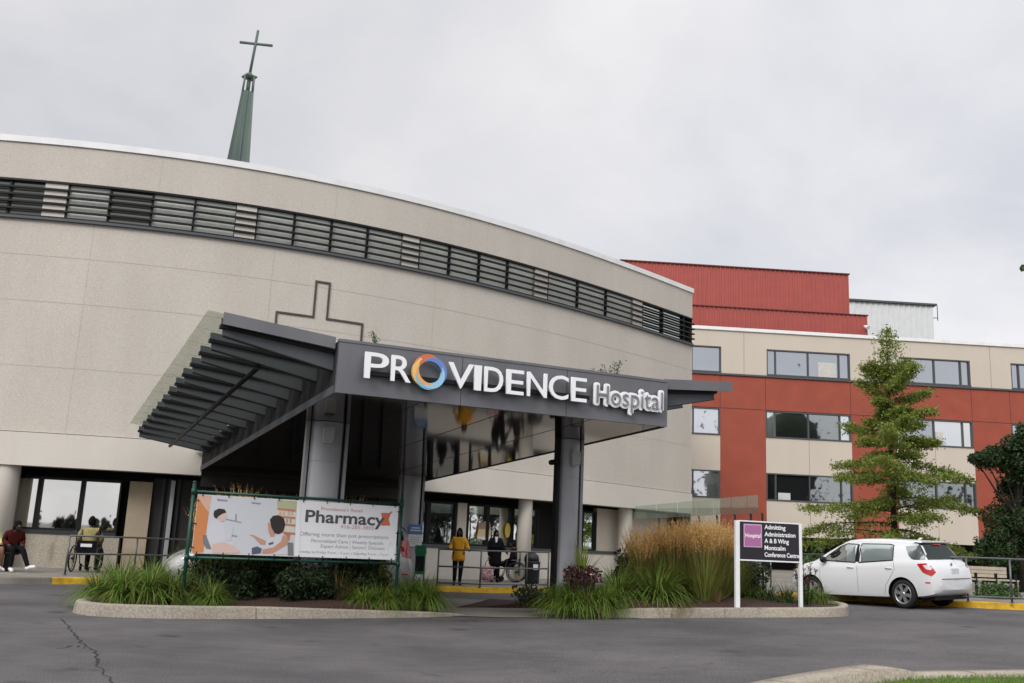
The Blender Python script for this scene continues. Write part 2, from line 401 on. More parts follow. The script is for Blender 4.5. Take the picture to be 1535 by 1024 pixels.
so = bpy.data.objects.new('sun', sl); COL.objects.link(so); so.rotation_euler = SUN.to_track_quat('Z', 'Y').to_euler()
S.view_settings.view_transform = 'Standard'; S.view_settings.look = 'None'; S.view_settings.gamma = 1; S.view_settings.exposure = 0
# ------------------------------------------------------------------ ground sheet
def sheet(name, poly, off, m, cell=.5, kind='structure', zf=None):
    b = bmesh.new(); f = b.faces.new([b.verts.new((x, y, 0)) for x, y in poly])
    if f.normal.z < 0: bmesh.ops.reverse_faces(b, faces=[f])
    xs = [q[0] for q in poly]; ys = [q[1] for q in poly]
    def cuts(lo, hi, no, ax):
        n = int((hi-lo)/cell)
        for i in range(1, n+1):
            co = (lo+i*cell, 0, 0) if ax == 0 else (0, lo+i*cell, 0)
            bmesh.ops.bisect_plane(b, geom=b.verts[:]+b.edges[:]+b.faces[:], plane_co=co, plane_no=no)
    cuts(min(xs), max(xs), (1, 0, 0), 0)
    if zf: cuts(min(ys), max(ys), (0, 1, 0), 1)
    if zf:
        for v in b.verts: v.co.z = 0
    for v in b.verts: v.co.z = g(v.co.x)+off+(zf(v.co.x, v.co.y) if zf else 0)
    if zf:
        bd = [e_ for e_ in b.edges if e_.is_boundary]; r_ = bmesh.ops.extrude_edge_only(b, edges=bd)
        for v in r_['geom']:
            if isinstance(v, bmesh.types.BMVert): v.co.z -= .3
    else: bmesh.ops.recalc_face_normals(b, faces=b.faces)
    me = bpy.data.meshes.new(name); b.to_mesh(me); b.free()
    if me.polygons and me.polygons[0].normal.z < 0: me.flip_normals()
    me.materials.append(MATS[m]); o = bpy.data.objects.new(name, me); COL.objects.link(o); o['kind'] = kind
    if zf: me.polygons.foreach_set('use_smooth', [True]*len(me.polygons))
    return o
xs = [-900, -60, -20]+[-2+.5*i for i in range(31)]+[30, 80, 900]
mb = MB(); mb.grid([[(x, y, g(x)) for x in xs] for y in (-900, -40, 0, 20, 40, 900)], True); mb.build('road', 'asphalt', kind='structure')
# ------------------------------------------------------------------ kerbs
def offset_poly(pts, d):
    out = []
    for i, p in enumerate(pts):
        a = pts[max(i-1, 0)]; c = pts[min(i+1, len(pts)-1)]
        t = Vector((c[0]-a[0], c[1]-a[1])).normalized(); out.append((p[0]-t.y*d, p[1]+t.x*d))
    return out
def resample(pts, step):
    out = [pts[0]]
    for a, b in zip(pts[:-1], pts[1:]):
        n = max(1, int(math.hypot(b[0]-a[0], b[1]-a[1])/step))
        for i in range(1, n+1): out.append((lerp(a[0], b[0], i/n), lerp(a[1], b[1], i/n)))
    return out
def smooth_line(pts, it=2):
    for _ in range(it):
        q = [pts[0]]
        for a, b in zip(pts[:-1], pts[1:]): q += [(lerp(a[0], b[0], .25), lerp(a[1], b[1], .25)), (lerp(a[0], b[0], .75), lerp(a[1], b[1], .75))]
        pts = q+[pts[-1]]
    return pts
def kerb(name, pts, w, hf, m, kind='structure', joint=3.0, label=None):
    """pts: foot of the face, walked with the kerb body on the LEFT; hf(i/n) = height"""
    pts = resample(pts, .3); ins = offset_poly(pts, w); bat = offset_poly(pts, .035); n = len(pts)-1
    mb = MB(); rows = []
    run = 0; nxt = joint; js = set()
    for i in range(1, n+1):
        run += math.hypot(pts[i][0]-pts[i-1][0], pts[i][1]-pts[i-1][1])
        if run > nxt: js.add(i); nxt += joint*R.uniform(.9, 1.1)
    for i in range(n+1):
        h = hf(i/n); jit = R.uniform(-.006, .006)
        p, q, k = pts[i], bat[i], ins[i]; z = g(p[0])
        rows.append([(p[0], p[1], z-.06), (q[0]+jit, q[1], z+h-.03), (q[0]+.012, q[1]+.015, z+h-.006), (lerp(q[0], k[0], .5), lerp(q[1], k[1], .5), z+h), (k[0], k[1], z+h), (k[0], k[1], z-.06)])
    mb.smooth = True; mb.grid(rows, True)
    mb.cur = 1
    for i in js:
        a = Vector((pts[i][0], pts[i][1], 0)); b = Vector((ins[i][0], ins[i][1], 0)); t = (b-a).normalized(); s = Vector((-t.y, t.x, 0)); z = g(a.x); h = hf(i/n)
        mb.quad(a-s*.008-t*.004+Vector((0, 0, z)), a+s*.008-t*.004+Vector((0, 0, z)), a+t*.032+s*.008+Vector((0, 0, z+h-.02)), a+t*.032-s*.008+Vector((0, 0, z+h-.02)))
        mb.quad(a+t*.05-s*.008+Vector((0, 0, z+h+.004)), a+t*.05+s*.008+Vector((0, 0, z+h+.004)), b+s*.008+Vector((0, 0, z+h+.004)), b-s*.008+Vector((0, 0, z+h+.004)))
    return mb.build(name, [m, 'joint_dark'], kind=kind)
def G(u, v, dz=0): p = gnd(u, v, dz); return (p.x, p.y)
# far kerb of the drive: foot points read along the photograph's yellow line
cl = [(-40, 15), (-13.05, 21.0)]+[G(u, v) for u, v in [(0, 876), (60, 876), (140, 876), (300, 878), (500, 883), (655, 887), (800, 889), (860, 890), (1000, 893), (1150, 896.5), (1230, 899), (1290, 902), (1350, 906), (1450, 911.5)]]+[(12.3, 22.9), (16, 23.6), (60, 31)]
cl = smooth_line(cl, 2)
def cut(pts, x0, x1):
    out = []
    for a, b in zip(pts[:-1], pts[1:]):
        if b[0] <= x0 or a[0] >= x1 or b[0] <= a[0]: continue
        t0, t1 = max(0, (x0-a[0])/(b[0]-a[0])), min(1, (x1-a[0])/(b[0]-a[0]))
        q0, q1 = (lerp(a[0], b[0], t0), lerp(a[1], b[1], t0)), (lerp(a[0], b[0], t1), lerp(a[1], b[1], t1))
        if not out: out.append(q0)
        out.append(q1)
    return out
SW = .15
kerb('sidewalk_kerb', cut(cl, -39.9, -10.2), .16, lambda t: .15, 'walk_concrete')
kerb('yellow_kerb', cut(cl, -10.2, 2.35), .2, lambda t: SW, 'yellow_paint', joint=4)
kerb('grey_kerb', cut(cl, 2.35, 7.35), .2, lambda t: SW, 'kerb_concrete')
kerb('yellow_kerb_east', cut(cl, 7.35, 15.9), .2, lambda t: SW, 'yellow_paint', joint=4)
kerb('grey_kerb_east', cut(cl, 15.9, 59.9), .2, lambda t: SW, 'kerb_concrete')
inner = offset_poly(cl, .19)
sheet('sidewalk', inner+[(60, 80), (-40, 80)], SW-.004, 'walk_concrete', cell=1.0)
# planted island in front of the canopy, west part and east part, with a flush walkway between
i1 = [G(105, 905, 0), G(98, 916), G(130, 924.5), G(272, 928.5), G(400, 928), G(500, 927.3), G(640, 926), G(700, 923)]
i1[0] = (i1[1][0]+.15, i1[1][1]+1.1)
f1 = smooth_line([(-5.4, 18.2), (-6.4, 17.75)]+i1, 2)
kerb('planter_kerb', f1, .2, lambda t: .19 if t < .62 else lerp(.19, .012, ((t-.62)/.38)**1.4), 'kerb_concrete')
ins1 = offset_poly(resample(f1, .4), .19)
bk1 = [(-2.2, 19.45), (-3.6, 19.05)]
def mound(cx_, cy_, rx, ry, h):
    return lambda x, y: h*math.exp(-((x-cx_)/rx)**2-((y-cy_)/ry)**2)
def bed1z(x, y): k = max(0, min(1, (-1.0-x)/1.3)); return mound(-3.5, 17.9, 2.2, .9, .12)(x, y)*k-.12*(1-k)
sheet('planting_bed', ins1[:-1]+[(-1.2, 19.5), (-2.2, 19.6), (-3.6, 19.2), (-5.4, 18.35)], .13, 'mulch', cell=.4, zf=bed1z)
kerb('planter_back_kerb', [(-1.6, 19.55), (-2.2, 19.62), (-3.6, 19.22), (-5.5, 18.35)], .16, lambda t: .14, 'kerb_concrete')
f2 = [G(860, 925), G(900, 926.5), G(950, 927), G(1000, 926.5), G(1100, 926), G(1190, 925.7), G(1262, 925.3), G(1277, 922), G(1268, 915)]
e2 = f2[-1]
f2 = smooth_line(f2+[(e2[0]-.35, e2[1]+1.2), (e2[0]-1.6, e2[1]+2.0)], 2)
kerb('planter_kerb_east', f2, .2, lambda t: lerp(.012, .18, min(1, t/.22)), 'kerb_concrete')
ins2 = offset_poly(resample(f2, .4), .19)
bk2_ = [(4.2, 22.3), (1.8, 21.6), (-.2, 21.3), (-.9, 20.9)]+[G(735, 900), G(800, 908)]
def bed2z(x, y):
    a = mound(1.9, 20.3, 1.7, 1.2, .33)(x, y)+mound(4.4, 20.9, 2.0, 1.0, .18)(x, y)
    k = max(0, min(1, (x+.5)/1.6)); return a*k-.11*(1-k)
sheet('planting_bed_east', ins2+bk2_, .13, 'mulch', cell=.35, zf=bed2z)
wk = [G(610, 914), G(655, 923.5), G(705, 924.5), G(830, 926.5), G(960, 927.2), G(905, 917), G(830, 909), G(760, 903), G(695, 897.5), G(600, 897)]
sheet('walkway', wk, .010, 'walk_concrete', cell=.4)
# near island with lawn at the lower right corner
f3 = [G(990, 1052, .16), G(1100, 1025, .16), G(1200, 1006, .16), G(1270, 996.5, .16), G(1320, 991, .16), G(1355, 993, .14), G(1400, 1001.5, .07), G(1450, 1002.5, .06), G(1560, 1001, .06), G(1800, 998, .06)]
f3 = smooth_line(f3, 2)[::-1]
kerb('island_kerb', f3, .40, lambda t: lerp(.06, .16, max(0, min(1, (t-.48)/.13))), 'kerb_concrete', joint=1.6)
ins3 = offset_poly(resample(f3, .4), .39)
sheet('lawn', ins3+[(1.2, 2.5), (14, 2.5)], .02, 'lawn', cell=.5)
# asphalt cracks at the lower left
def crack(name, px):
    pts = [Vector((*G(u, v), 0)) for u, v in px]; fine = []
    for a, b in zip(pts[:-1], pts[1:]):
        for i in range(6): fine.append(a.lerp(b, i/6)+Vector((R.uniform(-.03, .03), R.uniform(-.05, .05), 0)))
    mb = MB(); rows = []
    for i, p in enumerate(fine):
        w = R.uniform(.004, .02); rows.append([p+Vector((-w, 0, g(p.x)+.004)), p+Vector((w, 0, g(p.x)+.004))])
    mb.grid(rows, False); mb.build(name, 'tar', kind='structure')
crack('road_crack', [(92, 928), (104, 942), (116, 958), (140, 974), (146, 992), (158, 1012), (166, 1040)])
crack('road_crack', [(140, 974), (110, 968), (80, 975)])
# trees, a hedge and a low building across the road, behind the camera: seen only in the glass
fw = MB(); rw_ = random.Random(3)
def wood(x, y, w, h):
    for k in range(max(2, int(w/3))):
        c = Vector((x+rw_.uniform(-w, w)/2, y+rw_.uniform(-3, 3), 0)); hh = h*rw_.uniform(.7, 1.05); fw.tube([c, c+Vector((0, 0, hh*.6))], .18, 5); [fw.ball(c+Vector((rw_.gauss(0, .1)*hh, rw_.gauss(0, .1)*hh, hh*rw_.uniform(.45, .72))), hh*rw_.uniform(.12, .2), 9, 6) for _ in range(5)]
        for i in range(900):
            v = Vector((rw_.gauss(0, .5), rw_.gauss(0, .5), rw_.gauss(0, .5))); v *= hh*.36; q = c+Vector((v.x, v.y, hh*.62+v.z)); s = rw_.uniform(.07, .25)
            if q.z < .3: continue
            n_ = Vector((rw_.gauss(0, 1), rw_.gauss(0, 1), rw_.gauss(0, 1))).normalized(); a = n_.orthogonal()*s; b_ = n_.cross(a); fw.add([q-a, q+b_, q+a, q-b_], [(0, 1, 2, 3)], False)
for x, w, h in [(12, 10, 11), (30, 9, 15), (48, 4, 27), (54, 12, 13), (74, 12, 11), (98, 16, 14), (126, 18, 12)]: wood(x, -34-rw_.uniform(0, 8), w, h)
for x, y, w, h in [(52, 8, 10, 9), (60, 22, 10, 12), (66, 34, 9, 9), (74, 2, 14, 13), (84, 28, 14, 12), (92, 14, 14, 10)]:
    for k in range(3):
        c = Vector((x+rw_.uniform(-4, 4), y+rw_.uniform(-5, 5), 0)); hh = h*rw_.uniform(.7, 1.05); fw.tube([c, c+Vector((0, 0, hh*.6))], .18, 5); [fw.ball(c+Vector((rw_.gauss(0, .1)*hh, rw_.gauss(0, .1)*hh, hh*rw_.uniform(.45, .72))), hh*rw_.uniform(.12, .2), 9, 6) for _ in range(5)]
        for i in range(900):
            v = Vector((rw_.gauss(0, .5), rw_.gauss(0, .5), rw_.gauss(0, .5)))*(hh*.36); q = c+Vector((v.x, v.y, hh*.6+v.z)); s = rw_.uniform(.07, .24)
            n_ = Vector((rw_.gauss(0, 1), rw_.gauss(0, 1), rw_.gauss(0, 1))).normalized(); a = n_.orthogonal()*s; b_ = n_.cross(a); fw.add([q-a, q+b_, q+a, q-b_], [(0, 1, 2, 3)], False)
for x in range(-150, -6, 5): wood(x, -38, 6, rw_.uniform(1.2, 2.6))
fw.build('far_wood', 'far_wood', kind='stuff')
hb_ = thing('low_building', 'low orange brick building across the road behind the camera, seen only as a reflection', 'building', (-52, -44, 0))
mb = MB(); mb.box((-66, -48, 0), (-40, -42, 2.6)); mb.build('wall', 'brick_far', hb_)
mb = MB(); mb.box((-66.3, -48.3, 2.6), (-39.7, -41.7, 2.9)); mb.build('roof', 'dark_trim', hb_)
# ------------------------------------------------------------------ curved main building
WC = [-2.69843146e-05, -0.000483503491, 0.0251337841, 0.804179455, 32.3735859]
def fy0(x):
    r = 0
    for k in WC: r = r*x+k
    return r
def fy(x):
    if x < -15: s = (fy0(-14.9)-fy0(-15))/.1; return fy0(-15)+s*(x+15)
    if x > 7.6: return fy0(7.6)+.5*(x-7.6)
    return fy0(x)
def wn(x):                                               # outward normal in plan
    s = (fy(x+.05)-fy(x-.05))/.1; return Vector((s, -1, 0)).normalized()
def wp(x, z, o=0): n = wn(x); return Vector((x, fy(x), z))+n*o
def hitw(u, v, o=0, lo=12, hi=60):                       # where the sight line of a pixel meets the wall (offset o)
    d = ray(u, v); d = d/d.y; pv = None; y = lo
    while y < hi:
        p = C0+d*y; q = p-wn(p.x)*o; f = p.y-(fy(q.x)+wn(q.x).y*o)
        if f >= 0: return C0+d*(y-(.05 if pv is None else .05*f/(f-pv)))
        pv = f; y += .05
    return p
XL, XR, ZT = -24.0, 7.6, 12.3
bld = thing('curved_hospital_building', 'curved beige concrete building with louvred window band, behind the entrance canopy', 'building', (0, 30, 0))
def xsr(a, b, st=.3): n = max(1, int(round((b-a)/st))); return [lerp(a, b, i/n) for i in range(n+1)]
def zk(keys): return lambda x: smooth_interp(keys, x)
LT, LB = (lambda x: 11.03), (lambda x: 9.93)
FB = lambda x: 2.86
FT = zk([(-24, 3.78), (-10, 3.78), (-2, 3.76), (1.6, 3.73), (7.6, 3.68)])
def strip(mb, x0, x1, zlo, zhi, o=0, st=.3):
    f = lambda q, x: q(x) if callable(q) else q
    rows = [[wp(x, f(zlo, x), o), wp(x, f(zhi, x), o)] for x in xsr(x0, x1, st)]
    mb.grid([[r[1] for r in rows], [r[0] for r in rows]], True)
def slab(mb, x0, x1, zlo, zhi, o0, o1, st=.3):           # a curved box following the wall between offsets o0 and o1
    f = lambda q, x: q(x) if callable(q) else q
    X = xsr(x0, x1, st); mb.smooth = True
    lo0 = [wp(x, f(zlo, x), o0) for x in X]; lo1 = [wp(x, f(zlo, x), o1) for x in X]
    hi0 = [wp(x, f(zhi, x), o0) for x in X]; hi1 = [wp(x, f(zhi, x), o1) for x in X]
    mb.grid([hi1, lo1], True); mb.grid([hi0, hi1], False); mb.grid([lo1, lo0], False); mb.grid([lo0, hi0], True)
    for k in (0, -1): mb.quad(lo0[k], lo1[k], hi1[k], hi0[k])
# concrete wall: mid band, top band, ends and roof
mb = MB()
slab(mb, XL, XR, FT, lambda x: LB(x)-.1, -.4, 0)
slab(mb, XL, XR, LT, 12.14, -.4, 0)
for x, back in ((XR, 66), (XL, 50)):
    a = wp(x, 2.9); mb.quad(Vector((a.x, a.y+.05, 0)), Vector((a.x-(3 if x > 0 else 0), back, 0)), Vector((a.x-(3 if x > 0 else 0), back, 12.1)), Vector((a.x, a.y+.05, 12.1)))
X = xsr(XL, XR, .6); mb.grid([[wp(x, 12.1, -.1) for x in X], [Vector((lerp(x, XR-3, .15) if x > 0 else x, 62, 12.1)) for x in X]], False)
mb.quad(Vector((XL, 50, 0)), Vector((XR-3, 66, 0)), Vector((XR-3, 66, 12.1)), Vector((XL, 50, 12.1)))
mb.build('wall', 'precast_concrete', bld)
# shallow joints between the precast panels
mb = MB()
for z, w_ in ((7.45, .014), (8.78, .014), (5.6, .012)): strip(mb, XL, XR, z, z+w_, .004)
for i, x in enumerate([-22, -17.2, -12.2, -7.3, -2.6, 2.1]):
    for z0, z1, dx in ((FT(x), 9.8, 0), (LT(x)+.04, 12.1, 1.6)):
        p = wp(x+dx, 0, .004); t = Vector((-wn(x+dx).y, wn(x+dx).x, 0))*.004
        mb.quad(p-t+Vector((0, 0, z0)), p+t+Vector((0, 0, z0)), p+t+Vector((0, 0, z1)), p-t+Vector((0, 0, z1)))
mb.build('panel_joint', 'joint_soft', bld)
mb = MB(); slab(mb, XL, XR+.04, 12.14, 12.33, -.5, .05); mb.build('roof_coping', 'coping_white', bld)
for a, b in ((XL, -8.62), (-2.9, XR)):
    mb = MB(); slab(mb, a, b, lambda x: FB(x), lambda x: FT(x)-.02, -.4, .05); mb.build('fascia_band', 'smooth_concrete', bld)
mb = MB(); slab(mb, -8.61, -2.91, 2.55, lambda x: FT(x)-.02, -.4, -.02); mb.build('entrance_header', 'cladding_dark', bld)  # fascia stretch below the canopy, coloured black in place of the shade there
# louvred window band
lv = MB(); slab(lv, XL, XR, lambda x: LB(x)-.1, lambda x: LB(x)-.03, -.34, .10)
band = lv.build('louvre_band', 'outrigger_metal', bld)
mb = MB(); slab(mb, XL, XR, lambda x: LB(x)-.029, lambda x: LB(x)+.03, -.3, .04); slab(mb, XL, XR, lambda x: LT(x)-.06, lambda x: LT(x)-.001, -.3, .03); mb.build('louvre_frame', 'black_metal', band)
mb = MB(); strip(mb, XL, XR, LB, LT, -.33)
mb.build('band_backing', 'interior_dark', band)
def xband(u, v): return hitw(u, v, -.2).x
piers = [(-22.9, -22.3), (-18.1, -17.5)]+[(xband(a, b), xband(c, d)) for a, b, c, d in [(70, 300, 104, 303), (356, 335, 386, 340), (605, 375, 629, 382), (802, 425, 821, 430), (948, 468, 962, 473)]]
for a, b in piers:
    mb = MB(); slab(mb, a, b, LB, LT, -.32, -.02); mb.build('pier', 'smooth_concrete', band)
edges = [XL]+[q for p in piers for q in p]+[XR]
mb = MB(); mb.frame(wp(XR-.42, 9.96, -.05), (0, 0, 1), (.72, .694, 0), (-.694, .72, 0), (0, -.06, -.03), (1.04, .03, .06)); mb.build('corner_post', 'black_metal', band)
panes = 0
for a, b in zip(edges[0::2], edges[1::2]):
    if b-a < .3: continue
    n = max(2, int(round((b-a)/1.05)))
    if b > XR-.01: n = 2; b = XR-.5
    for i in range(n):
        x0, x1 = lerp(a, b, i/n)+.02, lerp(a, b, (i+1)/n)-.02
        mb = MB(); slab(mb, x0, x1, lambda x: LB(x)+.02, lambda x: LT(x)-.03, -.2, -.11, .6)
        dark = x1 < -13.2 or -12.95 < x0 < -11.0 or x0 > 5.1
        mb.build('window_pane', 'glass_band_dark' if dark else 'blind_pane', band); panes += 1
        mb = MB(); slab(mb, x0-.035, x0+.02, LB, LT, -.2, -.03, .3); mb.build('mullion', 'black_metal', band)
for k in range(1, 5):
    mb = MB(); zf = lambda d, k=k: (lambda x: lerp(LB(x), LT(x)-.04, k/5)+d)
    slab(mb, XL, XR+.02, zf(-.027), zf(.027), -.03, .05)
    # the blade runs free past the corner
    p = wp(XR, zf(0)(XR), .06); mb.frame(p, (.72, .694, 0), (-.694, .72, 0), (0, 0, 1), (.02, 0, -.026), (.12, .09, .026))
    mb.build('louvre_blade', 'black_metal', band)
# outlined cross in relief
def wpt(x, z, o): return wp(x, z, o)
cr_ = MB(); ax = -5.88
poly = [(-.19, 8.95), (.19, 8.95), (.19, 7.83), (1.2, 7.83), (1.2, 7.0), (.19, 7.0), (.19, 5.6), (-.19, 5.6), (-.19, 7.0), (-1.2, 7.0), (-1.2, 7.83), (-.19, 7.83)]
for (a, b), (c, d) in zip(poly, poly[1:]+poly[:1]):
    if a == c:
        lo, hi = min(b, d), max(b, d); slab(cr_, ax+a-.028, ax+a+.028, lo-.03, hi+.03, -.02, .03, 1)
    else:
        lo, hi = min(a, c), max(a, c); slab(cr_, ax+lo+.0285, ax+hi-.0285, b-.03, b+.03, -.02, .03, .4)
mat('cross_bronze', (.07, .05, .042), .6); cr_.build('cross_outline', 'cross_bronze', bld)
# ground floor: soffit, recessed glazing, low wall, columns
GO = -.85
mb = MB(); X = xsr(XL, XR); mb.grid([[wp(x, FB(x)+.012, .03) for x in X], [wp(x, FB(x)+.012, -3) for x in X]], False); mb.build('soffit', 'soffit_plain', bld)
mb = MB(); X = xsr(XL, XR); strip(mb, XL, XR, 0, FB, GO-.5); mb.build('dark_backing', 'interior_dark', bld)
def xg(u, v): return hitw(u, v, GO).x
low = MB(); slab(low, XL, xg(192, 800), 0, 1.06, GO-.4, GO+.14); lw_ = low.build('low_wall', 'aggregate_shaded', bld)
low = MB(); slab(low, xg(625, 850), XR-.1, 0, 1.12, GO-.4, GO+.14); low.build('low_wall', 'smooth_concrete', bld)
def window_run(cuts, z0, z1, mats, sill=True):
    for (a, b), m in zip(zip(cuts[:-1], cuts[1:]), mats):
        if m is None: continue
        fr = MB(); w = .055
        slab(fr, a, a+w, z0, z1, GO-.1, GO+.06); slab(fr, b-w, b, z0, z1, GO-.1, GO+.06)
        slab(fr, a+w, b-w, z1-.07, z1, GO-.1, GO+.06); slab(fr, a+w, b-w, z0, z0+.05, GO-.1, GO+.06)
        wf = fr.build('window', 'black_metal', bld)
        gp = MB(); slab(gp, a+w, b-w, z0+.05, z1-.07, GO-.06, GO-.03, .5); gp.build('pane', m, wf)
zl0, zl1 = 1.17, 2.62
c1 = [xg(22, 740), xg(66, 740), xg(132, 745), xg(192, 750)]
c1 = [c1[0]-2.6, c1[0]-1.3]+c1
window_run(c1, zl0, zl1, ['glass_sky']*5)
mb = MB(); slab(mb, XL, c1[-1], 1.06, 1.165, GO-.1, GO+.17); mb.build('sill', 'dark_trim', bld)
dt = MB(); slab(dt, xg(200, 780), xg(236, 780), .15, 2.62, GO-.02, GO+.04); dt.build('door_panel', 'door_tan', bld)
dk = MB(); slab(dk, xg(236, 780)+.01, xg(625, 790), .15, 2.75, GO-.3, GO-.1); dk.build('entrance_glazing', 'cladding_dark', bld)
fr = MB()
for u in (252, 262, 276, 330, 390, 450, 520, 560, 590): x = xg(u, 790); slab(fr, x-.04, x+.04, .15, 2.75, GO-.12, GO+.0)
fr.build('entrance_mullion', 'dark_trim', bld)
pl = MB(); x = xg(268, 780); slab(pl, x-.06, x+.05, .15, 2.7, GO+.01, GO+.12); pl.build('door_post', 'column_metal', bld)
c2 = [xg(628, 790), xg(664, 790), xg(706, 790)]
window_run(c2, 1.23, 2.6, ['glass_mid', 'glass_mid'])
mb = MB(); slab(mb, xg(706, 790)+.01, xg(721, 770), 1.23, 2.6, GO-.1, GO+.1); mb.build('wall_pier', 'tan_panel', bld)
c3 = [xg(721, 790)+.03, xg(753, 790), xg(790, 790), xg(829, 790)]
window_run(c3, 1.23, 2.6, ['glass_sky', 'glass_sky', 'glass_sky'])
c4 = [xg(870, 790), xg(893, 790), xg(914, 790)]
window_run(c4, 1.23, 2.66, ['glass_blind', 'glass_blind'])
mb = MB(); slab(mb, xg(628, 790), XR-.2, 1.12, 1.225, GO-.1, GO+.17); mb.build('sill', 'window_frame', bld)
mb = MB(); slab(mb, xg(916, 800), XR-.3, 1.23, 2.8, GO-.2, GO-.02); mb.build('wall_pier', 'tan_panel', bld)
def round_col(u, v, o, r):
    p = hitw(u, v, o); zt = FB(p.x)+.005
    mb = MB(); mb.lathe((p.x, p.y, 0), [(r, 0), (r, zt-.02), (r, zt)], 28); mb.build('column', 'smooth_concrete', bld)
round_col(2, 770, -.35, .33); round_col(786, 800, -.38, .245); round_col(937, 800, -.38, .27)
round_col(-180, 760, -.35, .33)
# posters taped inside the glazing
def poster(u, v, pl_, label, parts, o=GO+.03):
    p = hitw(u, v, o); n = wn(p.x); t = Vector((-n.y, n.x, 0)); t = t if t.x > 0 else -t
    th = thing('window_poster', label, 'poster', p, 0)
    for k, (nm, m, poly) in enumerate(parts):
        mb = MB(); mb.prism(poly, p, t, (0, 0, 1), n, .002+.005*k, .006+.005*k); mb.build(nm, m, th)
el = lambda a, b, n=16, cx=0, cz=0: [(cx+a*math.cos(2*math.pi*i/n), cz+b*math.sin(2*math.pi*i/n)) for i in range(n)]
poster(726, 796, 0, 'cream and brown paper cut-out poster with scalloped top taped in the window', [('paper', 'poster_cream', [(-.3, -.26), (0, -.3), (.28, -.2), (.27, .05), (.2, .3), (0, .26), (-.22, .26), (-.26, 0)]), ('top_strip', 'poster_brown', [(-.24, .06), (.24, .06), (.25, .2), (.2, .32), (.1, .27), (.02, .33), (-.1, .27), (-.2, .29)]), ('pale_edge', 'cloth_white', [(-.3, -.26), (0, -.3), (.28, -.2), (.2, -.14), (0, -.2), (-.2, -.17)])])
poster(761, 795, 0, 'yellow oval paper cut-out taped in the window left of the round column', [('paper', 'poster_yellow', el(.12, .25))])
# ------------------------------------------------------------------ steeple on the roof behind
bx = aty(357, 244, 40); tx = aty(374.5, 117, 40)
st = thing('church_steeple', 'slender green copper steeple topped by a cross, rising behind the curved roof', 'steeple', (bx.x, 40, 12.1))
w0, w1 = .66, .30
mb = MB(); cz0, cz1 = bx.z-2.5, aty(370, 139, 40).z; cx0 = bx.x-.02; cxt = tx.x-.02
def sq(z, w): c = lerp(cx0, cxt, (z-bx.z)/(tx.z-bx.z)); return c, w
def lev(z): t = (z-bx.z)/(tx.z-bx.z); return lerp(cx0, cxt, t), lerp(w0, w1, t)
a, wa = lev(cz0); b_, wb = lev(cz1)
def ring8(c, w, z):                                       # square shaft with pressed-in faces and a raised rib on each
    pts = []
    for k in range(4):
        r = Matrix.Rotation(D(45+90*k+20), 3, 'Z')
        for q in ((1, 0), (.78, .1), (.52, .36), (.55, .45), (.45, .55), (.36, .52), (.1, .78)):
            pts.append(Vector((c, 40, z))+r @ Vector((q[0]*w, q[1]*w, 0)))
    return pts+[pts[0]]
mb.grid([ring8(a, wa, cz0), ring8(b_, wb, cz1)], False); pts = ring8(b_, wb, cz1)[:-1]; mb.add(pts, [tuple(range(len(pts)))]); mb.build('spire_shaft', 'copper_green', st)
mb = MB(); c1_, wc1 = lev(cz1); c2_, wc2 = lev(tx.z)
for k in range(4):
    r = Matrix.Rotation(D(45+90*k+20), 3, 'Z'); mb.tube([Vector((c1_, 40, cz1-.05))+r @ Vector((wc1*.85, 0, 0)), Vector((c2_, 40, tx.z))+r @ Vector((wc2*.9, 0, 0))], .045, 4)
mb.tube([(c1_, 40, cz1-.05), (c2_, 40, tx.z)], .09, 6)
mb.lathe((c2_, 40, tx.z-.02), [(wc2*1.05, 0), (wc2*1.2, .05), (wc2*1.2, .1), (wc2*.5, .16), (.06, .3)], 4); mb.build('lantern', 'copper_green', st)
ct = aty(387, 46, 40); ca_ = aty(384, 66, 40); arm = aty(408, 73, 40).x-ca_.x
mb = MB(); mb.tube([(c2_, 40, tx.z+.2), (ct.x, 40, ct.z)], .062, 6)
lean = (ct.x-c2_)/(ct.z-tx.z)
mb.tube([(ca_.x-arm, 40, ca_.z+.05), (ca_.x+arm, 40, ca_.z-.05)], .062, 6); mb.build('cross', 'copper_green', st)
# ------------------------------------------------------------------ entrance canopy
FL = Vector((-2.755, 15.081, 3.6)); CD = Vector((.9157, .4017, 0)); CN = Vector((-.43, .903, 0)).normalized(); PF = Vector((CD.y, -CD.x, 0)); CW = 6.194
SLP = .045; CH = .868; CL = 14.0; UPZ = Vector((0, 0, 1)); CB = CN-Vector((0, 0, SLP))
def cp(al, dp, z=0): return FL+CD*al+CB*dp+UPZ*z
can = thing('entrance_canopy', 'grey metal entrance canopy carrying the large hospital name, on broad metal columns', 'canopy', (0, 22, 0))
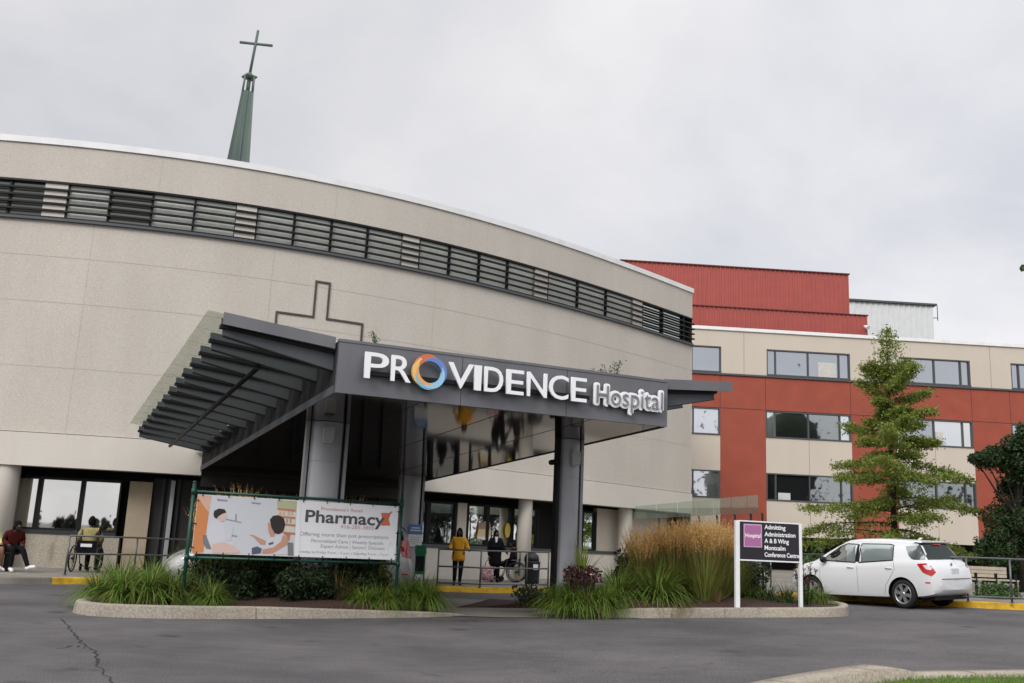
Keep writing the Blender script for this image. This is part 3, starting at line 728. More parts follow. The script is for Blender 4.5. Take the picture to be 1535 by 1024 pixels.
# soffit, roof deck, side beams
mb = MB(); mb.add([cp(.012, .082, .02), cp(CW-.002, .082, .02), cp(CW-.002, CL, .02), cp(.012, CL, .02), cp(.012, .082, .04), cp(CW-.002, .082, .04), cp(CW-.002, CL, .04), cp(.012, CL, .04)], [(0, 1, 2, 3), (7, 6, 5, 4), (0, 4, 5, 1), (1, 5, 6, 2), (3, 7, 4, 0)])
sof = mb.build('soffit', 'soffit_mirror', can)
mb = MB()
for a in (1.5, 3.1, 4.7): mb.frame(cp(a-.003, .15, .015), CD, CB, UPZ, (0, 0, 0), (.006, CL-.2, .004))
mb.build('soffit_seam', 'black_metal', sof)
mb = MB(); mb.frame(cp(0, 0, 0), CD, CB, UPZ, (.12, .12, CH-.12), (CW-.12, CL, CH-.06)); mb.build('roof_deck', 'dark_trim', can)
for a0, a1 in ((0, .12), (CW-.12, CW)):
    mb = MB(); mb.frame(cp(0, 0, 0), CD, CB, UPZ, (a0, .085, .041), (a1, CL, CH-.02)); o = mb.build('side_beam', 'beam_metal', can)
    mb = MB(); e = -.016 if a0 == 0 else CW
    mb.frame(cp(e, 0, 0), CD, CB, UPZ, (0, .09, .0), (.016, CL, .13 if a0 == 0 else .05)); mb.build('beam_flange', 'outrigger_metal', o)
# front fascia: three panels with open seams
fas = MB(); mats_ = []
for a0, a1 in ((0, 2.115), (2.125, 4.1), (4.11, CW)): fas.frame(cp(0, 0, 0), CD, CN, UPZ, (a0, 0, 0), (a1, .08, CH-.045))
fas.frame(cp(0, 0, 0), CD, CN, UPZ, (-.01, -.012, CH-.045), (CW+.01, .1, CH))
fascia = fas.build('front_fascia', 'grey_metal', can)
# raceway rail and letters
def fp(u, v): p = hitp(u, v, FL, CN_F); return (p-FL).dot(CD), p.z-3.6
CN_F = Vector((-CD.y, CD.x, 0))
def fo(al, z, out): return FL+CD*al+UPZ*z+PF*out
a0, a1 = fp(545, 556)[0], fp(880, 596)[0]
zr = fp(700, 577)[1]
rw = MB(); rw.frame(fo(0, 0, 0), CD, PF, UPZ, (a0, .02, zr-.035), (a1, .10, zr+.035)); rw.build('letter_rail', 'black_metal', fascia)
pins = MB()
lx = [(541, 527, 567, 'P'), (583, 532, 573, 'R'), (668, 545, 583, 'V'), (707, 549, 588, 'I'), (721, 551, 592, 'D'), (753, 555, 596, 'E'), (785, 559, 600, 'N'), (819, 563, 605, 'C'), (851, 568, 607, 'E')]
LH = .425; base_z = fp(541, 567)[1]-.012
xs_ = [(545, 563, 'P'), (583, 577, 'R'), (668, 580, 'V'), (708, 585, 'I'), (722, 588, 'D'), (755, 592, 'E'), (785, 596, 'N'), (819, 600, 'C'), (851, 605, 'E')]
ends = [(578, 'P'), (612, 'R'), (706, 'V'), (716, 'I'), (750, 'D'), (781, 'E'), (816, 'N'), (848, 'C'), (875, 'E')]
starts = [541, 581, 667, 706, 721, 754, 785, 818, 851]
for (ue, ch), us in zip(ends, starts):
    me = text_mesh(ch, .58, .02, .003)
    xs0 = [v.co.x for v in me.vertices]; ys0 = [v.co.y for v in me.vertices]
    al0 = fp(us, 570)[0]; al1 = fp(ue, 595)[0]; al1 -= .07*(al1-al0)
    sx = (al1-al0)/(max(xs0)-min(xs0)); sy = LH/(max(ys0)-min(ys0))
    zb = base_z+.0; mx0, my0 = min(xs0), min(ys0)
    for v in me.vertices:
        x, y, z = v.co; v.co = fo(al0+(x-mx0)*sx, zb+(y-my0)*sy, .14+z)
    me.transform(wm(fascia).inverted()); link_mesh(me, 'letter', fascia, 'letter_white')
# ring emblem in place of the O
rc = fp(640, 560); rg = MB()
def arc(a0, a1, r0, r1, w0, w1, wm_, out, mi, n=40, dx=0, dz=0):
    rows = []
    for i in range(n+1):
        t = i/n; a = D(lerp(a0, a1, t)); r = lerp(r0, r1, t); w = lerp(w0, w1, t)+wm_*math.sin(math.pi*t)
        f = lambda q, o: fo(rc[0]+dx+q*math.cos(a), rc[1]+dz+q*math.sin(a), o)
        rows.append([f(r-w/2, .1), f(r-w/2, out), f(r+w/2, out), f(r+w/2, .1)])
    rg.cur = mi; rg.grid(rows, False)
arc(40, 205, .225, .25, .02, .04, .085, .155, 0, dz=.012)
arc(125, 295, .255, .222, .03, .02, .085, .163, 2, dx=-.01)
arc(150, 300, .222, .2, .015, .01, .05, .169, 1)
arc(125, -45, .200, .252, .012, .03, .075, .161, 3, dx=.014)
arc(25, -115, .222, .25, .012, .02, .07, .172, 5)
arc(-15, -170, .2, .255, .01, .012, .1, .167, 4, dz=-.01)
rg.build('ring_emblem', ['ring_red', 'ring_orange', 'ring_yellow', 'ring_blue', 'ring_teal', 'ring_sky'], fascia)
# the second word: grey letters on a white outlined backing
al0, al1 = fp(889, 600)[0], fp(988, 612)[0]
for nm, off, out, m, ext in (('word_backing', .033, .085, 'letter_white', .02), ('word', -.0035, .128, 'letter_grey', .008)):
    me = text_mesh('Hospital', .4, ext, 0); off0 = off
    xs0 = [v.co.x for v in me.vertices]; mx0, w_ = min(xs0), max(xs0)-min(xs0)
    if off0 != 0:
        me = text_mesh('Hospital', .4, ext, off)
    sx = (al1-al0)/w_; zb = fp(889, 605)[1]+.0
    if off0 > .01:                                       # a rounded border round every glyph outline, fused into one plate
        me = text_mesh('Hospital', .4, ext, 0); bw = MB(); bw.add([v.co.copy() for v in me.vertices], [tuple(p_.vertices) for p_ in me.polygons], False)
        for e_ in me.edges:
            a_, b_ = me.vertices[e_.vertices[0]].co, me.vertices[e_.vertices[1]].co
            if a_.z < ext*.9 or b_.z < ext*.9: continue
            a_, b_ = Vector((a_.x, a_.y, 0)), Vector((b_.x, b_.y, 0))
            bw.lathe(a_, [(.036, -ext), (.036, ext)], 10)
            if (b_-a_).length > .004:
                d_ = (b_-a_).normalized(); bw.frame(a_, d_, (-d_.y, d_.x, 0), (0, 0, 1), (0, -.036, -ext), ((b_-a_).length, .036, ext))
        b2 = bw.build('plate', 'letter_white', fix=False); me = b2.data; bpy.data.objects.remove(b2)
        t_ = bpy.data.objects.new('plate', me); COL.objects.link(t_); md = t_.modifiers.new('r', 'REMESH'); md.mode = 'VOXEL'; md.voxel_size = .006
        me2 = eval_mesh(t_); bpy.data.objects.remove(t_); me = me2
        for p_ in me.polygons: p_.use_smooth = False
    for v in me.vertices: x, y, z = v.co; v.co = fo(al0+(x-mx0)*sx, zb+y*sx*1.12, out+z)
    me.transform(wm(fascia).inverted()); link_mesh(me, nm, fascia, m)
# outriggers and glass wings
NB = 13
def outrig(side, k):
    dp = .3+k*1.02; mb = MB()
    if side < 0:
        r_, t_ = 0, -1.8-.004*dp; zt0 = CH-.01; zt1 = CH+.165-.006*dp; X = CD; wing = 1
    else:
        r_, t_ = CW, CW+1.27; zt0 = CH-.01; zt1 = CH+.085; X = CD
    # flat top channel, a projecting dark flange and a tapering lower web, all straight
    top0, top1 = cp(r_, dp, zt0), cp(t_, dp, zt1); dirv = top1-top0; L_ = dirv.length; X = dirv.normalized()*(1 if side < 0 else 1)
    def plate(mb, za0, za1, zb0, zb1, hw, e0=0., e1=1.):
        a, b = top0+dirv*e0, top0+dirv*e1; vs = [p+CN*o+UPZ*z for o in (-hw, hw) for p, z in ((a, za0), (b, za1), (b, zb1), (a, zb0))]
        mb.add(vs, [(0, 1, 2, 3), (7, 6, 5, 4), (0, 4, 5, 1), (1, 5, 6, 2), (2, 6, 7, 3), (3, 7, 4, 0)], False)
    mb = MB(); plate(mb, 0, 0, -.13, -.11, .04); plate(mb, -.185, -.165, -.46, -.27, .022, 0, .985); o = mb.build('outrigger', 'outrigger_metal', can)
    mb = MB(); plate(mb, -.13, -.11, -.185, -.165, .075, -.0, 1.01); plate(mb, -.462, -.272, -.475, -.285, .06, 0, .98); mb.build('flange', 'black_metal', o)
    return top0, top1
tips = {-1: [], 1: []}
for side in (-1, 1):
    for k in range(NB): tips[side].append(outrig(side, k))
for side in (-1, 1):
    T = tips[side]
    for i in range(NB-1):
        a0_, a1_ = T[i]; b0_, b1_ = T[i+1]; ext = .13 if side < 0 else .2
        ta, tb = a1_+(a1_-a0_)*ext, b1_+(b1_-b0_)*ext
        g_ = .012; u_ = UPZ*.03
        pa0, pa1, pb0, pb1 = a0_+CB*g_+u_, ta+CB*g_+u_, b0_-CB*g_+u_, tb-CB*g_+u_
        if i == 0: pa0 -= CB*.12; pa1 -= CB*.12
        mb = MB(); mb.add([pa0, pa1, pb1, pb0, pa0+UPZ*.02, pa1+UPZ*.02, pb1+UPZ*.02, pb0+UPZ*.02], [(0, 3, 2, 1), (4, 5, 6, 7), (0, 1, 5, 4), (1, 2, 6, 5), (2, 3, 7, 6), (3, 0, 4, 7)])
        mb.build('glass_panel', 'canopy_glass', can)
# light metal cover over the first bay and a cross pipe under the wing
for side in (-1, 1):
    a0_, a1_ = tips[side][0]
    mb = MB(); mb.frame(a0_, (a1_-a0_).normalized(), CN, UPZ, (.03, -.17, -.125), ((a1_-a0_).length+(.0 if side < 0 else .3), -.142, .065)); mb.build('edge_cover', 'grey_metal', can)
mb = MB(); mb.tube([tips[-1][k][0].lerp(tips[-1][k][1], .55)-UPZ*.42 for k in (1, 6, 12)], .045, 8); mb.build('cross_pipe', 'black_metal', can)
mb = MB(); mb.frame(cp(-.02, 0, 0), CD, CB, UPZ, (-.22, 8.2, .55), (-.02, 13.6, .6)); mb.build('gutter', 'tan_panel', can)
# columns
def column(name, al, dp, w, zbase, left_fin_m='grey_metal_light'):
    c = cp(al, dp, .02); cz = c.z; Xc, Yc = CD, CN_F
    rows = []; n = 14; front = []
    for i in range(n+1):
        t = -1+2*i/n; front.append((t*w*.42, -.17*(1-t*t)**.5-.02 if abs(t) < 1 else -.02))
    poly = front+[(w*.42, .13), (-w*.42, .13)]
    mb = MB(); o = Vector((c.x, c.y, 0)); zs = [zbase, 1.35, 2.05, 2.72, cz]
    for a_, b_ in zip(zs[:-1], zs[1:]):
        if b_ <= zbase: continue
        a_ = max(a_, zbase)
        base = len(mb.v); mb.prism(poly, o, Xc, Yc, UPZ, a_+.012, b_)
    mb.prism([(x*.97, y*.93) for x, y in poly], o, Xc, Yc, UPZ, zbase, cz)
    col = mb.build('column', 'column_metal', can)
    mb = MB()
    for s in (-1, 1):
        mb.frame(o, Xc, Yc, UPZ, (s*w*.5-.03, -.10 if s > 0 else -.06, zbase), (s*w*.5+.03, .10, cz))
        mb.build('fin', 'grey_metal_light' if s > 0 else left_fin_m, col); mb = MB()
    mb = MB()
    for s in (-1, 1): mb.frame(o, Xc, Yc, UPZ, (min(s*w*.42+.002*s, s*w*.5-.036*s), -.02, zbase), (max(s*w*.42+.002*s, s*w*.5-.036*s), .11, cz))
    mb.build('shadow_gap', 'black_metal', col)
    return o, Xc, Yc, col
colL = column('l', .76, 3.2, .74, 0.1); colR = column('r', 5.62, 2.6, .52, .3, 'black_metal'); colC = column('c', 5.42, 11.3, .66, .15)  # right column's left fin is coloured black to stand for its shaded side
def col_light(c, u, v):
    o, X, Y, col = c; p = hitp(u, v, o-Y*.2, Y); r = p-o; al = r.dot(X)
    th = thing('wall_light', 'small box light on the left canopy column' if u < 600 else 'small box light high on the right canopy column', 'light', o+X*al-Y*.19+UPZ*p.z)
    mb = MB(); q = o+X*al-Y*.17+UPZ*p.z
    mb.prism([(-.085, -.13), (.085, -.13), (.1, .1), (.085, .14), (-.085, .14), (-.1, .1)], q, X, UPZ, -Y, 0, .16); mb.build('housing', 'lamp_housing', th)
    mb = MB(); mb.frame(q, X, UPZ, -Y, (-.07, -.16, .02), (.07, -.131, .13)); mb.build('lens', 'lens_lamp', th)
col_light(colL, 491, 652); col_light(colR, 860, 687)
o, X, Y, col = colR
th = thing('security_camera', 'small black security camera on the side of the right canopy column', 'camera', o-X*.36+UPZ*2.9)
mb = MB(); q = hitp(829, 693, o, Y); q = o+X*((q-o).dot(X))+UPZ*q.z
mb.tube([q+X*.08+UPZ*.02, q+X*.02], .025, 8); mb.build('bracket', 'black_metal', th)
mb = MB(); mb.tube([q+Y*.1, q-Y*.12], .055, 10); mb.ball(q-Y*.12, .05); mb.build('camera_body', 'black_metal', th)
o, X, Y, col = colC
p = hitp(622, 801, o-Y*.21, Y); al = (p-o).dot(X)
th = thing('column_notice', 'blue and white notice fixed to the centre canopy column', 'sign', o+X*al-Y*.22+UPZ*p.z)
mb = MB(); q = o+X*al-Y*.235+UPZ*p.z; mb.frame(q, X, -Y, UPZ, (-.2, 0, -.33), (.2, .012, -.005)); mb.build('white_panel', 'white_paint', th)
mb = MB(); mb.frame(q, X, -Y, UPZ, (-.2, 0, .0), (.2, .012, .27)); mb.build('blue_panel', 'notice_blue', th)
mb = MB()
for z_, w_ in ((.16, .24), (.09, .3)): mb.frame(q, X, -Y, UPZ, (-w_/2, .012, z_), (w_/2, .015, z_+.03))
mb.build('print', 'white_paint', th)
mb = MB()
for z_, w_ in ((-.09, .3), (-.15, .26), (-.21, .3), (-.27, .2)): mb.frame(q, X, -Y, UPZ, (-w_/2, .012, z_), (w_/2, .014, z_+.014))
mb.build('small_print', 'b_fade', th)
# ------------------------------------------------------------------ red and tan four-storey wing
RA = Vector((math.cos(D(3.3)), math.sin(D(3.3)), 0)); RN = Vector((-RA.y, RA.x, 0)); RP = aty(1250, 700, 55); RP.z = 0
wing = thing('hospital_wing', 'four storey red and tan wing with dark framed windows, right of the curved building', 'building', (14, 58, 0))
def rs(u, v): return (hitp(u, v, RP, RN)-RP).dot(RA)
def rb(mb, s0, s1, z0, z1, d0, d1): mb.frame(RP, RA, RN, UPZ, (s0, d0, z0), (s1, d1, z1))
SL, SR = -16.0, 34.0
ZP, ZC, ZT1, ZT0, ZB, ZR2, ZR2b, ZR3, ZR3b, ZO = 14.23, 14.04, 13.07, 11.53, 11.40, 9.49, 7.91, 5.90, 4.36, 2.40
pil = [(rs(1079.5, 690), rs(1148.5, 690)), (rs(1277.5, 690), rs(1344, 690)), (rs(1461, 690), rs(1519, 690))]
bw = pil[2][0]-pil[1][1]; pw = pil[2][1]-pil[2][0]
s = pil[2][1]
while s < SR-8: pil.append((s+bw, s+bw+pw)); s += bw+pw
bays = [(SL, pil[0][0])]+[(a[1], b[0]) for a, b in zip(pil[:-1], pil[1:])]+[(pil[-1][1], SR)]
mb = MB()
for a, b in pil: rb(mb, a, b, ZO-.1, ZR2, 0, .5)
rb(mb, SL, SR, ZR2, ZB, 0, .5)
red = mb.build('red_cladding', 'red_panel', wing)
mb = MB()
for a, b in pil:
    for z in (ZR2b-.1, ZR3b-.1): pass
for q in [p_ for a, b in pil for p_ in (a, b)]: rb(mb, q-.012, q+.012, ZR2, ZB, -.004, .004)
for a, b in pil: rb(mb, a+.02, b-.02, ZR2-.02, ZR2+.01, -.005, .004)
mb.build('panel_joint', 'cladding_dark', red)
top = MB()
tw = [(SL, rs(1081, 545)), (rs(1149, 545), rs(1274, 545)), (rs(1347, 550), rs(1454, 555)), (rs(1515, 560), rs(1515, 560)+bw)]
s = tw[-1][1]
while s < SR-9: tw.append((s+pw, s+pw+bw)); s += pw+bw
gaps = [(a[1], b[0]) for a, b in zip(tw[:-1], tw[1:])]+[(tw[-1][1], SR)]
for a, b in gaps: rb(top, a, b, ZT0, ZT1, -.03, .5)
rb(top, SL, SR, ZT1, ZC, -.03, .5); rb(top, SL, SR, ZB+.1, ZT0, -.03, .5)
for a, b in bays:
    rb(top, a, b, ZR3, ZR2b, -.012, .5); rb(top, a, b, ZO, ZR3b, -.012, .5)
tan = top.build('tan_cladding', 'tan_panel', wing)
mb = MB()
for a, b in bays:
    n = max(1, int((b-a)/1.9))
    for i in range(1, n):
        s = lerp(a, b, i/n)
        for z0, z1 in ((ZR3, ZR2b), (ZO, ZR3b)): rb(mb, s-.01, s+.01, z0+.02, z1-.02, -.016, -.011)
for a, b in gaps: rb(mb, (a+b)/2-.01, (a+b)/2+.01, ZT0, ZC, -.034, -.029)
mb.build('panel_joint', 'joint_dark', tan)
mb = MB(); rb(mb, SL, SR, ZC, ZP, -.12, .9); mb.build('parapet_coping', 'coping_white', wing)
mb = MB(); rb(mb, SL, SR, ZB, ZB+.1, -.09, .02); mb.build('string_course', 'window_frame', wing)
mb = MB(); rb(mb, SL, SR, ZO, ZC, .9, 14); mb.build('core', 'interior_dark', wing)
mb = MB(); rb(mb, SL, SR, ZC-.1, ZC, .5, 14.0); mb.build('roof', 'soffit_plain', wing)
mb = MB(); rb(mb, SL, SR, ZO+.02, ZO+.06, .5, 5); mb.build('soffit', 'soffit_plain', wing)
def win(a, b, z0, z1, splits, mats, curtain=None):
    fr = MB(); w = .07; d0, d1 = -.02, .16
    rb(fr, a, b, z0, z0+w, d0-.04, d1); rb(fr, a, b, z1-w, z1, d0, d1); rb(fr, a, a+w, z0+w, z1-w, d0, d1); rb(fr, b-w, b, z0+w, z1-w, d0, d1)
    ed = [a+w]+[lerp(a, b, q) for q in splits]+[b-w]
    for q in ed[1:-1]: rb(fr, q-w*.45, q+w*.45, z0+w, z1-w, d0+.02, d1)
    o = fr.build('window', 'window_frame', wing)
    for (x0, x1), m in zip(zip(ed[:-1], ed[1:]), mats):
        gp = MB(); rb(gp, x0, x1, z0+w, z1-w, .1, .13); gp.build('pane', m, o)
    bk = MB(); rb(bk, a, b, z0, z1, .2, .3); bk.build('reveal', 'interior_dark', o)
    if curtain:
        x0, x1, z_ = curtain; cm = MB(); rb(cm, lerp(a, b, x0), lerp(a, b, x1), z0+w, lerp(z0, z1, z_), .085, .098); cm.build('curtain', 'curtain_cream', o)
mat('curtain_cream', (.5, .5, .46), .8, noise=.08, nscale=6)
glassmat('glass_sky2', (.82, .86, .92), .5, dark=(.05, .055, .06))
glassmat('glass_pale', (.9, .92, .95), .75, dark=(.3, .31, .33))
sp4 = (.11, .5, .87)
for i, (a, b) in enumerate(tw): win(a, b, ZT0, ZT1, sp4 if i else (.2, .45, .82), ['glass_sky2']*4, (.62, .84, .62) if i == 1 else None)
for i, (a, b) in enumerate(bays):
    if i == len(bays)-1: b = a+bw
    m2 = [['glass_pale']*4, ['glass_pale', 'glass_mid', 'glass_mid', 'glass_pale'], ['glass_sky', 'glass_sky2', 'glass_pale', 'glass_sky'], ['glass_sky2']*4][min(i, 3)]
    m3 = [['glass_pale']*4, ['glass_mid', 'glass_dark', 'glass_mid', 'glass_mid'], ['glass_mid']*4, ['glass_mid']*4][min(i, 3)]
    win(a, b, ZR2b, ZR2-.03, sp4 if i else (.3, .55, .835), m2, (.52, .62, .55) if i == 2 else None)
    win(a, b, ZR3b, ZR3, sp4 if i else (.3, .55, .835), m3, (.14, .28, .3) if i == 1 else None)
mb = MB(); rb(mb, SL, SR, 0, ZO+.02, 5, 5.2); mb.build('back_wall', 'cladding_dark', wing)
for k, q in enumerate((-4, 2.2, 8.5, 14.5, 21)):
    mb = MB(); rb(mb, q, q+.12, .3, ZO, 4.9, 4.98); rb(mb, q+1.5, q+1.62, .3, ZO, 4.9, 4.98); rb(mb, q+.12, q+1.5, 2.2, 2.3, 4.9, 4.98); mb.build('door_frame', 'window_frame', wing)
    mb = MB(); rb(mb, q+.12, q+1.5, .4, 2.2, 4.93, 4.96); mb.build('door_glass', 'glass_mid', wing)
# roof blocks: ribbed red penthouse and ribbed white plant room
def ribbed(mb, s0, s1, z0, z1, d, depth, step=.3):
    n = int((s1-s0)/step); pts = []
    for i in range(n):
        a = s0+i*(s1-s0)/n; w = (s1-s0)/n
        pts += [(a, d), (a+w*.55, d), (a+w*.65, d-.045), (a+w*.9, d-.045)]
    pts.append((s1, d)); P = lambda q, z: RP+RA*q[0]+RN*q[1]+UPZ*z
    mb.grid([[P(q, z1) for q in pts], [P(q, z0) for q in pts]], False)
    for s in (s0, s1): mb.quad(P((s, d), z0), P((s, d+depth), z0), P((s, d+depth), z1), P((s, d), z1))
    mb.quad(P((s0, d), z1), P((s1, d), z1), P((s1, d+depth), z1), P((s0, d+depth), z1))
def rz(u, v, d): p = hitp(u, v, RP+RN*d, RN); return (p-RP).dot(RA), p.z
a, z1 = rz(930, 388, 6); b, z1b = rz(1272, 415, 6)
z1 = (z1+z1b)/2; zs = rz(1272, 473, 6)[1]; b2, _ = rz(1300, 475, 6)
mb = MB(); ribbed(mb, a, b, zs, z1, 6, 7); red2 = mb.build('penthouse', 'red_metal', wing)
mb = MB(); rb(mb, a-.05, b+.05, z1, z1+.07, 5.88, 13.1); mb.build('roof_flashing', 'flashing_red', red2)
a5, zz = rz(1010, 455, 5)
b5, _ = rz(1300, 475, 5); zs5 = rz(1270, 472, 5)[1]
mb = MB(); ribbed(mb, a5-4, b5, ZC, zs5, 5, 7.5); r3 = mb.build('penthouse_base', 'red_metal', wing)
mb = MB(); rb(mb, a5-4.05, b5+.05, zs5, zs5+.06, 4.9, 12); mb.build('roof_flashing', 'flashing_red', r3)
mb = MB(); p = RP+RA*(b5-.3)+RN*4.8+UPZ*(zs5-.75); mb.tube([p, p-UPZ*.15+RA*.12-RN*.3], [.08, .14], 8); mb.build('floodlight', 'white_paint', r3)
a, z1 = rz(1274, 450, 13); b, z1b = rz(1398, 460, 13); z1 = (z1+z1b)/2
mb = MB(); ribbed(mb, a-3, b, ZC, z1, 13, 5, .42); wh = mb.build('plant_room', 'white_metal', wing)
mb = MB(); rb(mb, a-3, b+.25, z1, z1+.14, 12.8, 18); mb.build('roof_flashing', 'window_frame', wh)
mb = MB(); p = RP+RA*b+RN*13+UPZ*z1
mb.tube([p-UPZ*.9, p-UPZ*.9+RA*.35], .03, 5); mb.tube([p-UPZ*1.1+RA*.35, p+UPZ*.05+RA*.35], .03, 5); mb.build('downpipe', 'window_frame', wh)
# ------------------------------------------------------------------ banner sign in the west planter
def fit_text(body, P, o, X, a0, a1, z, h, name, m, parent, out, N_, ext=.0015, off=0):
    me = text_mesh(body, 1, ext, 0)
    xs0 = [v.co.x for v in me.vertices]; mx, w = min(xs0), max(xs0)-min(xs0)
    cap = text_mesh('H', 1, 0, 0); ch = max(v.co.y for v in cap.vertices)
    if off: me = text_mesh(body, 1, ext/h, off)
    for v in me.vertices:
        x, y, q = v.co; v.co = o+X*(a0+(x-mx)*(a1-a0)/w)+UPZ*(z+y*h/ch)+N_*(out+q*.01)
    me.transform(wm(parent).inverted()); return link_mesh(me, name, parent, m)
pA, pB = gnd(272, 905, .15), gnd(592, 908, .15)
BX = Vector((pB.x-pA.x, pB.y-pA.y, 0)); BLEN = BX.length; BX.normalize(); BNv = Vector((BX.y, -BX.x, 0)); BO = Vector((pA.x, pA.y, 0))
def bp_(u, v): p = hitp(u, v, BO, BNv); return (p-BO).dot(BX), p.z
sign = thing('banner_sign', 'wide pharmacy banner laced to a green pipe frame in the planter', 'sign', (pA.x, pA.y, 0))
zt, zb = (bp_(292, 741)[1]+bp_(590, 756)[1])/2+.03, (bp_(285, 838)[1]+bp_(592, 843)[1])/2
for a, top in ((0, bp_(293, 724)[1]), (BLEN, bp_(596, 748)[1])):
    mb = MB(); mb.tube([BO+BX*a+UPZ*.1, BO+BX*a+UPZ*top], .032, 10); mb.lathe(BO+BX*a+UPZ*top, [(.036, 0), (.036, .02), (.02, .035)], 10); mb.build('post', 'green_post', sign)
for z in (zt, zb):
    mb = MB(); mb.tube([BO+BX*.03+UPZ*z, BO+BX*(BLEN-.03)+UPZ*z], .024, 8)
    for a in (.0, BLEN): mb.tube([BO+BX*a+UPZ*(z-.05), BO+BX*a+UPZ*(z+.05)], .042, 10)
    mb.build('crossbar', 'green_post', sign)
b0, b1 = .07, BLEN-.06; z0_, z1_ = zb+.07, zt-.045
mb = MB(); mb.frame(BO, BX, BNv, UPZ, (b0, -.004, z0_), (b1, .004, z1_)); ban = mb.build('banner', 'banner_white', sign)
mb = MB()
for i in range(9):
    a = lerp(b0+.08, b1-.08, i/8)
    for z, zz in ((z1_-.03, zt), (z0_+.03, zb)): mb.tube([BO+BX*a+BNv*.012+UPZ*z, BO+BX*a+BNv*.03+UPZ*zz], .007, 4)
for z in (lerp(z0_, z1_, .5), z0_+.1, z1_-.1):
    mb.tube([BO+BX*(b0+.03)+BNv*.012+UPZ*z, BO+BX*0+BNv*.03+UPZ*z], .007, 4); mb.tube([BO+BX*(b1-.03)+BNv*.012+UPZ*z, BO+BX*BLEN+BNv*.03+UPZ*z], .007, 4)
mb.build('lacing', 'black_metal', ban)
# printed picture (flat shapes measured on the banner's own plane)
def zz(x, y): return bp_(280+x/8.535, 730+y/8.535)
PICM = ['banner_white', 'b_orange', 'b_peach', 'b_skin', 'b_skin_pale', 'b_hair', 'b_grey', 'b_pale', 'b_shelf', 'b_book', 'b_navy', 'b_coat', 'b_green', 'b_chair']
pic = MB()
def shp(mname, pts, layer):
    pic.cur = PICM.index(mname); q = [zz(*p) for p in pts]
    q = [(min(max(a, b0+.005), b1-.005), min(max(z, z0_+.005), z1_-.005)) for a, z in q]
    vs = [BO+BX*a+UPZ*z+BNv*(.005+.0012*layer) for a, z in q]; pic.add(vs, [tuple(range(len(vs)))], False)
shp('b_pale', [(290, 90), (1420, 180), (1380, 880), (60, 850)], 0)
shp('b_orange', [(100, 90), (315, 110), (250, 560), (210, 840), (20, 850)], 1)
shp('b_peach', [(120, 90), (315, 110), (285, 330), (225, 260), (150, 140)], 2)
shp('b_green', [(1150, 165), (1410, 180), (1400, 320), (1160, 270)], 1)
shp('b_book', [(1130, 270), (1400, 300), (1340, 700), (1240, 560), (1140, 400)], 1)
for y in (285, 380, 475, 580): shp('b_shelf', [(1155, y-15), (1390, y+5), (1385, y+35), (1160, y+10)], 2)
shp('b_shelf', [(1240, 590), (1330, 600), (1310, 690), (1260, 680)], 2)
for x in (1180, 1225, 1290, 1330): shp('b_peach', [(x, 310), (x+28, 312), (x+26, 365), (x, 362)], 2)
for x in (1270, 1315): shp('b_grey', [(x, 410), (x+24, 412), (x+22, 462), (x, 460)], 2)
shp('b_grey', [(385, 150), (520, 165), (520, 190), (390, 180)], 1); shp('b_grey', [(820, 190), (950, 205), (940, 228), (830, 215)], 1)
shp('b_grey', [(620, 345), (640, 350), (636, 435), (615, 430)], 1); shp('b_grey', [(505, 405), (700, 450), (700, 465), (510, 425)], 1)
shp('b_grey', [(570, 610), (650, 625), (640, 645), (575, 632)], 1)
# seated figure in a pale coat, left
shp('b_chair', [(205, 610), (260, 620), (300, 740), (310, 800), (250, 790), (205, 720)], 2)
shp('b_coat', [(330, 440), (430, 440), (500, 520), (505, 690), (620, 700), (560, 790), (310, 780), (255, 640), (270, 540)], 3)
shp('b_skin_pale', [(390, 390), (470, 330), (510, 360), (500, 410), (465, 445), (420, 440)], 4)
shp('b_hair', [(340, 350), (350, 305), (410, 275), (480, 285), (505, 325), (450, 345), (395, 380), (385, 405), (350, 390)], 5)
shp('b_skin_pale', [(320, 730), (480, 700), (600, 760), (690, 830), (640, 850), (330, 845)], 4)
shp('b_pale', [(470, 480), (600, 500), (560, 690), (500, 680)], 4)
# seated figure seen from behind, right
shp('b_chair', [(1290, 705), (1360, 715), (1365, 880), (1290, 878)], 3)
shp('b_skin', [(790, 610), (850, 615), (1010, 690), (1000, 740), (940, 735), (850, 640)], 3)
shp('b_navy', [(830, 780), (900, 760), (960, 790), (940, 850), (830, 865)], 3)
shp('b_coat', [(1010, 700), (1060, 640), (1230, 590), (1280, 640), (1290, 860), (1080, 868), (1000, 800)], 4)
shp('b_skin', [(1230, 610), (1285, 640), (1290, 740), (1100, 850), (960, 850), (970, 800), (1110, 770), (1200, 700)], 5)
shp('b_skin', [(1035, 450), (1070, 470), (1120, 580), (1120, 640), (1070, 640), (1040, 560)], 5)
shp('b_hair', [(1060, 420), (1100, 370), (1170, 360), (1240, 400), (1258, 480), (1235, 560), (1180, 605), (1120, 590), (1080, 520)], 6)
shp('b_navy', [(1040, 720), (1110, 700), (1105, 730), (1050, 745)], 5)
shp('banner_white', [(1415, 150), (1460, 150), (1440, 900), (1370, 890)], 3)
pic.build('picture', PICM, ban)
def btxt(body, u0, v0, u1, v1, h, m, off=0):
    a, z = bp_(u0, v0); c, z2 = bp_(u1, v1); hh = bp_(u0, v0-h)[1]-z
    return fit_text(body, None, BO, BX, a, c, (z+z2)/2, hh, 'print', m, ban, .008, BNv, off=off)
pm = MB(); pts = [(571, 769), (584, 769), (587, 766), (588, 768), (585, 771), (582.5, 779), (585, 788), (571, 788), (573, 779)]
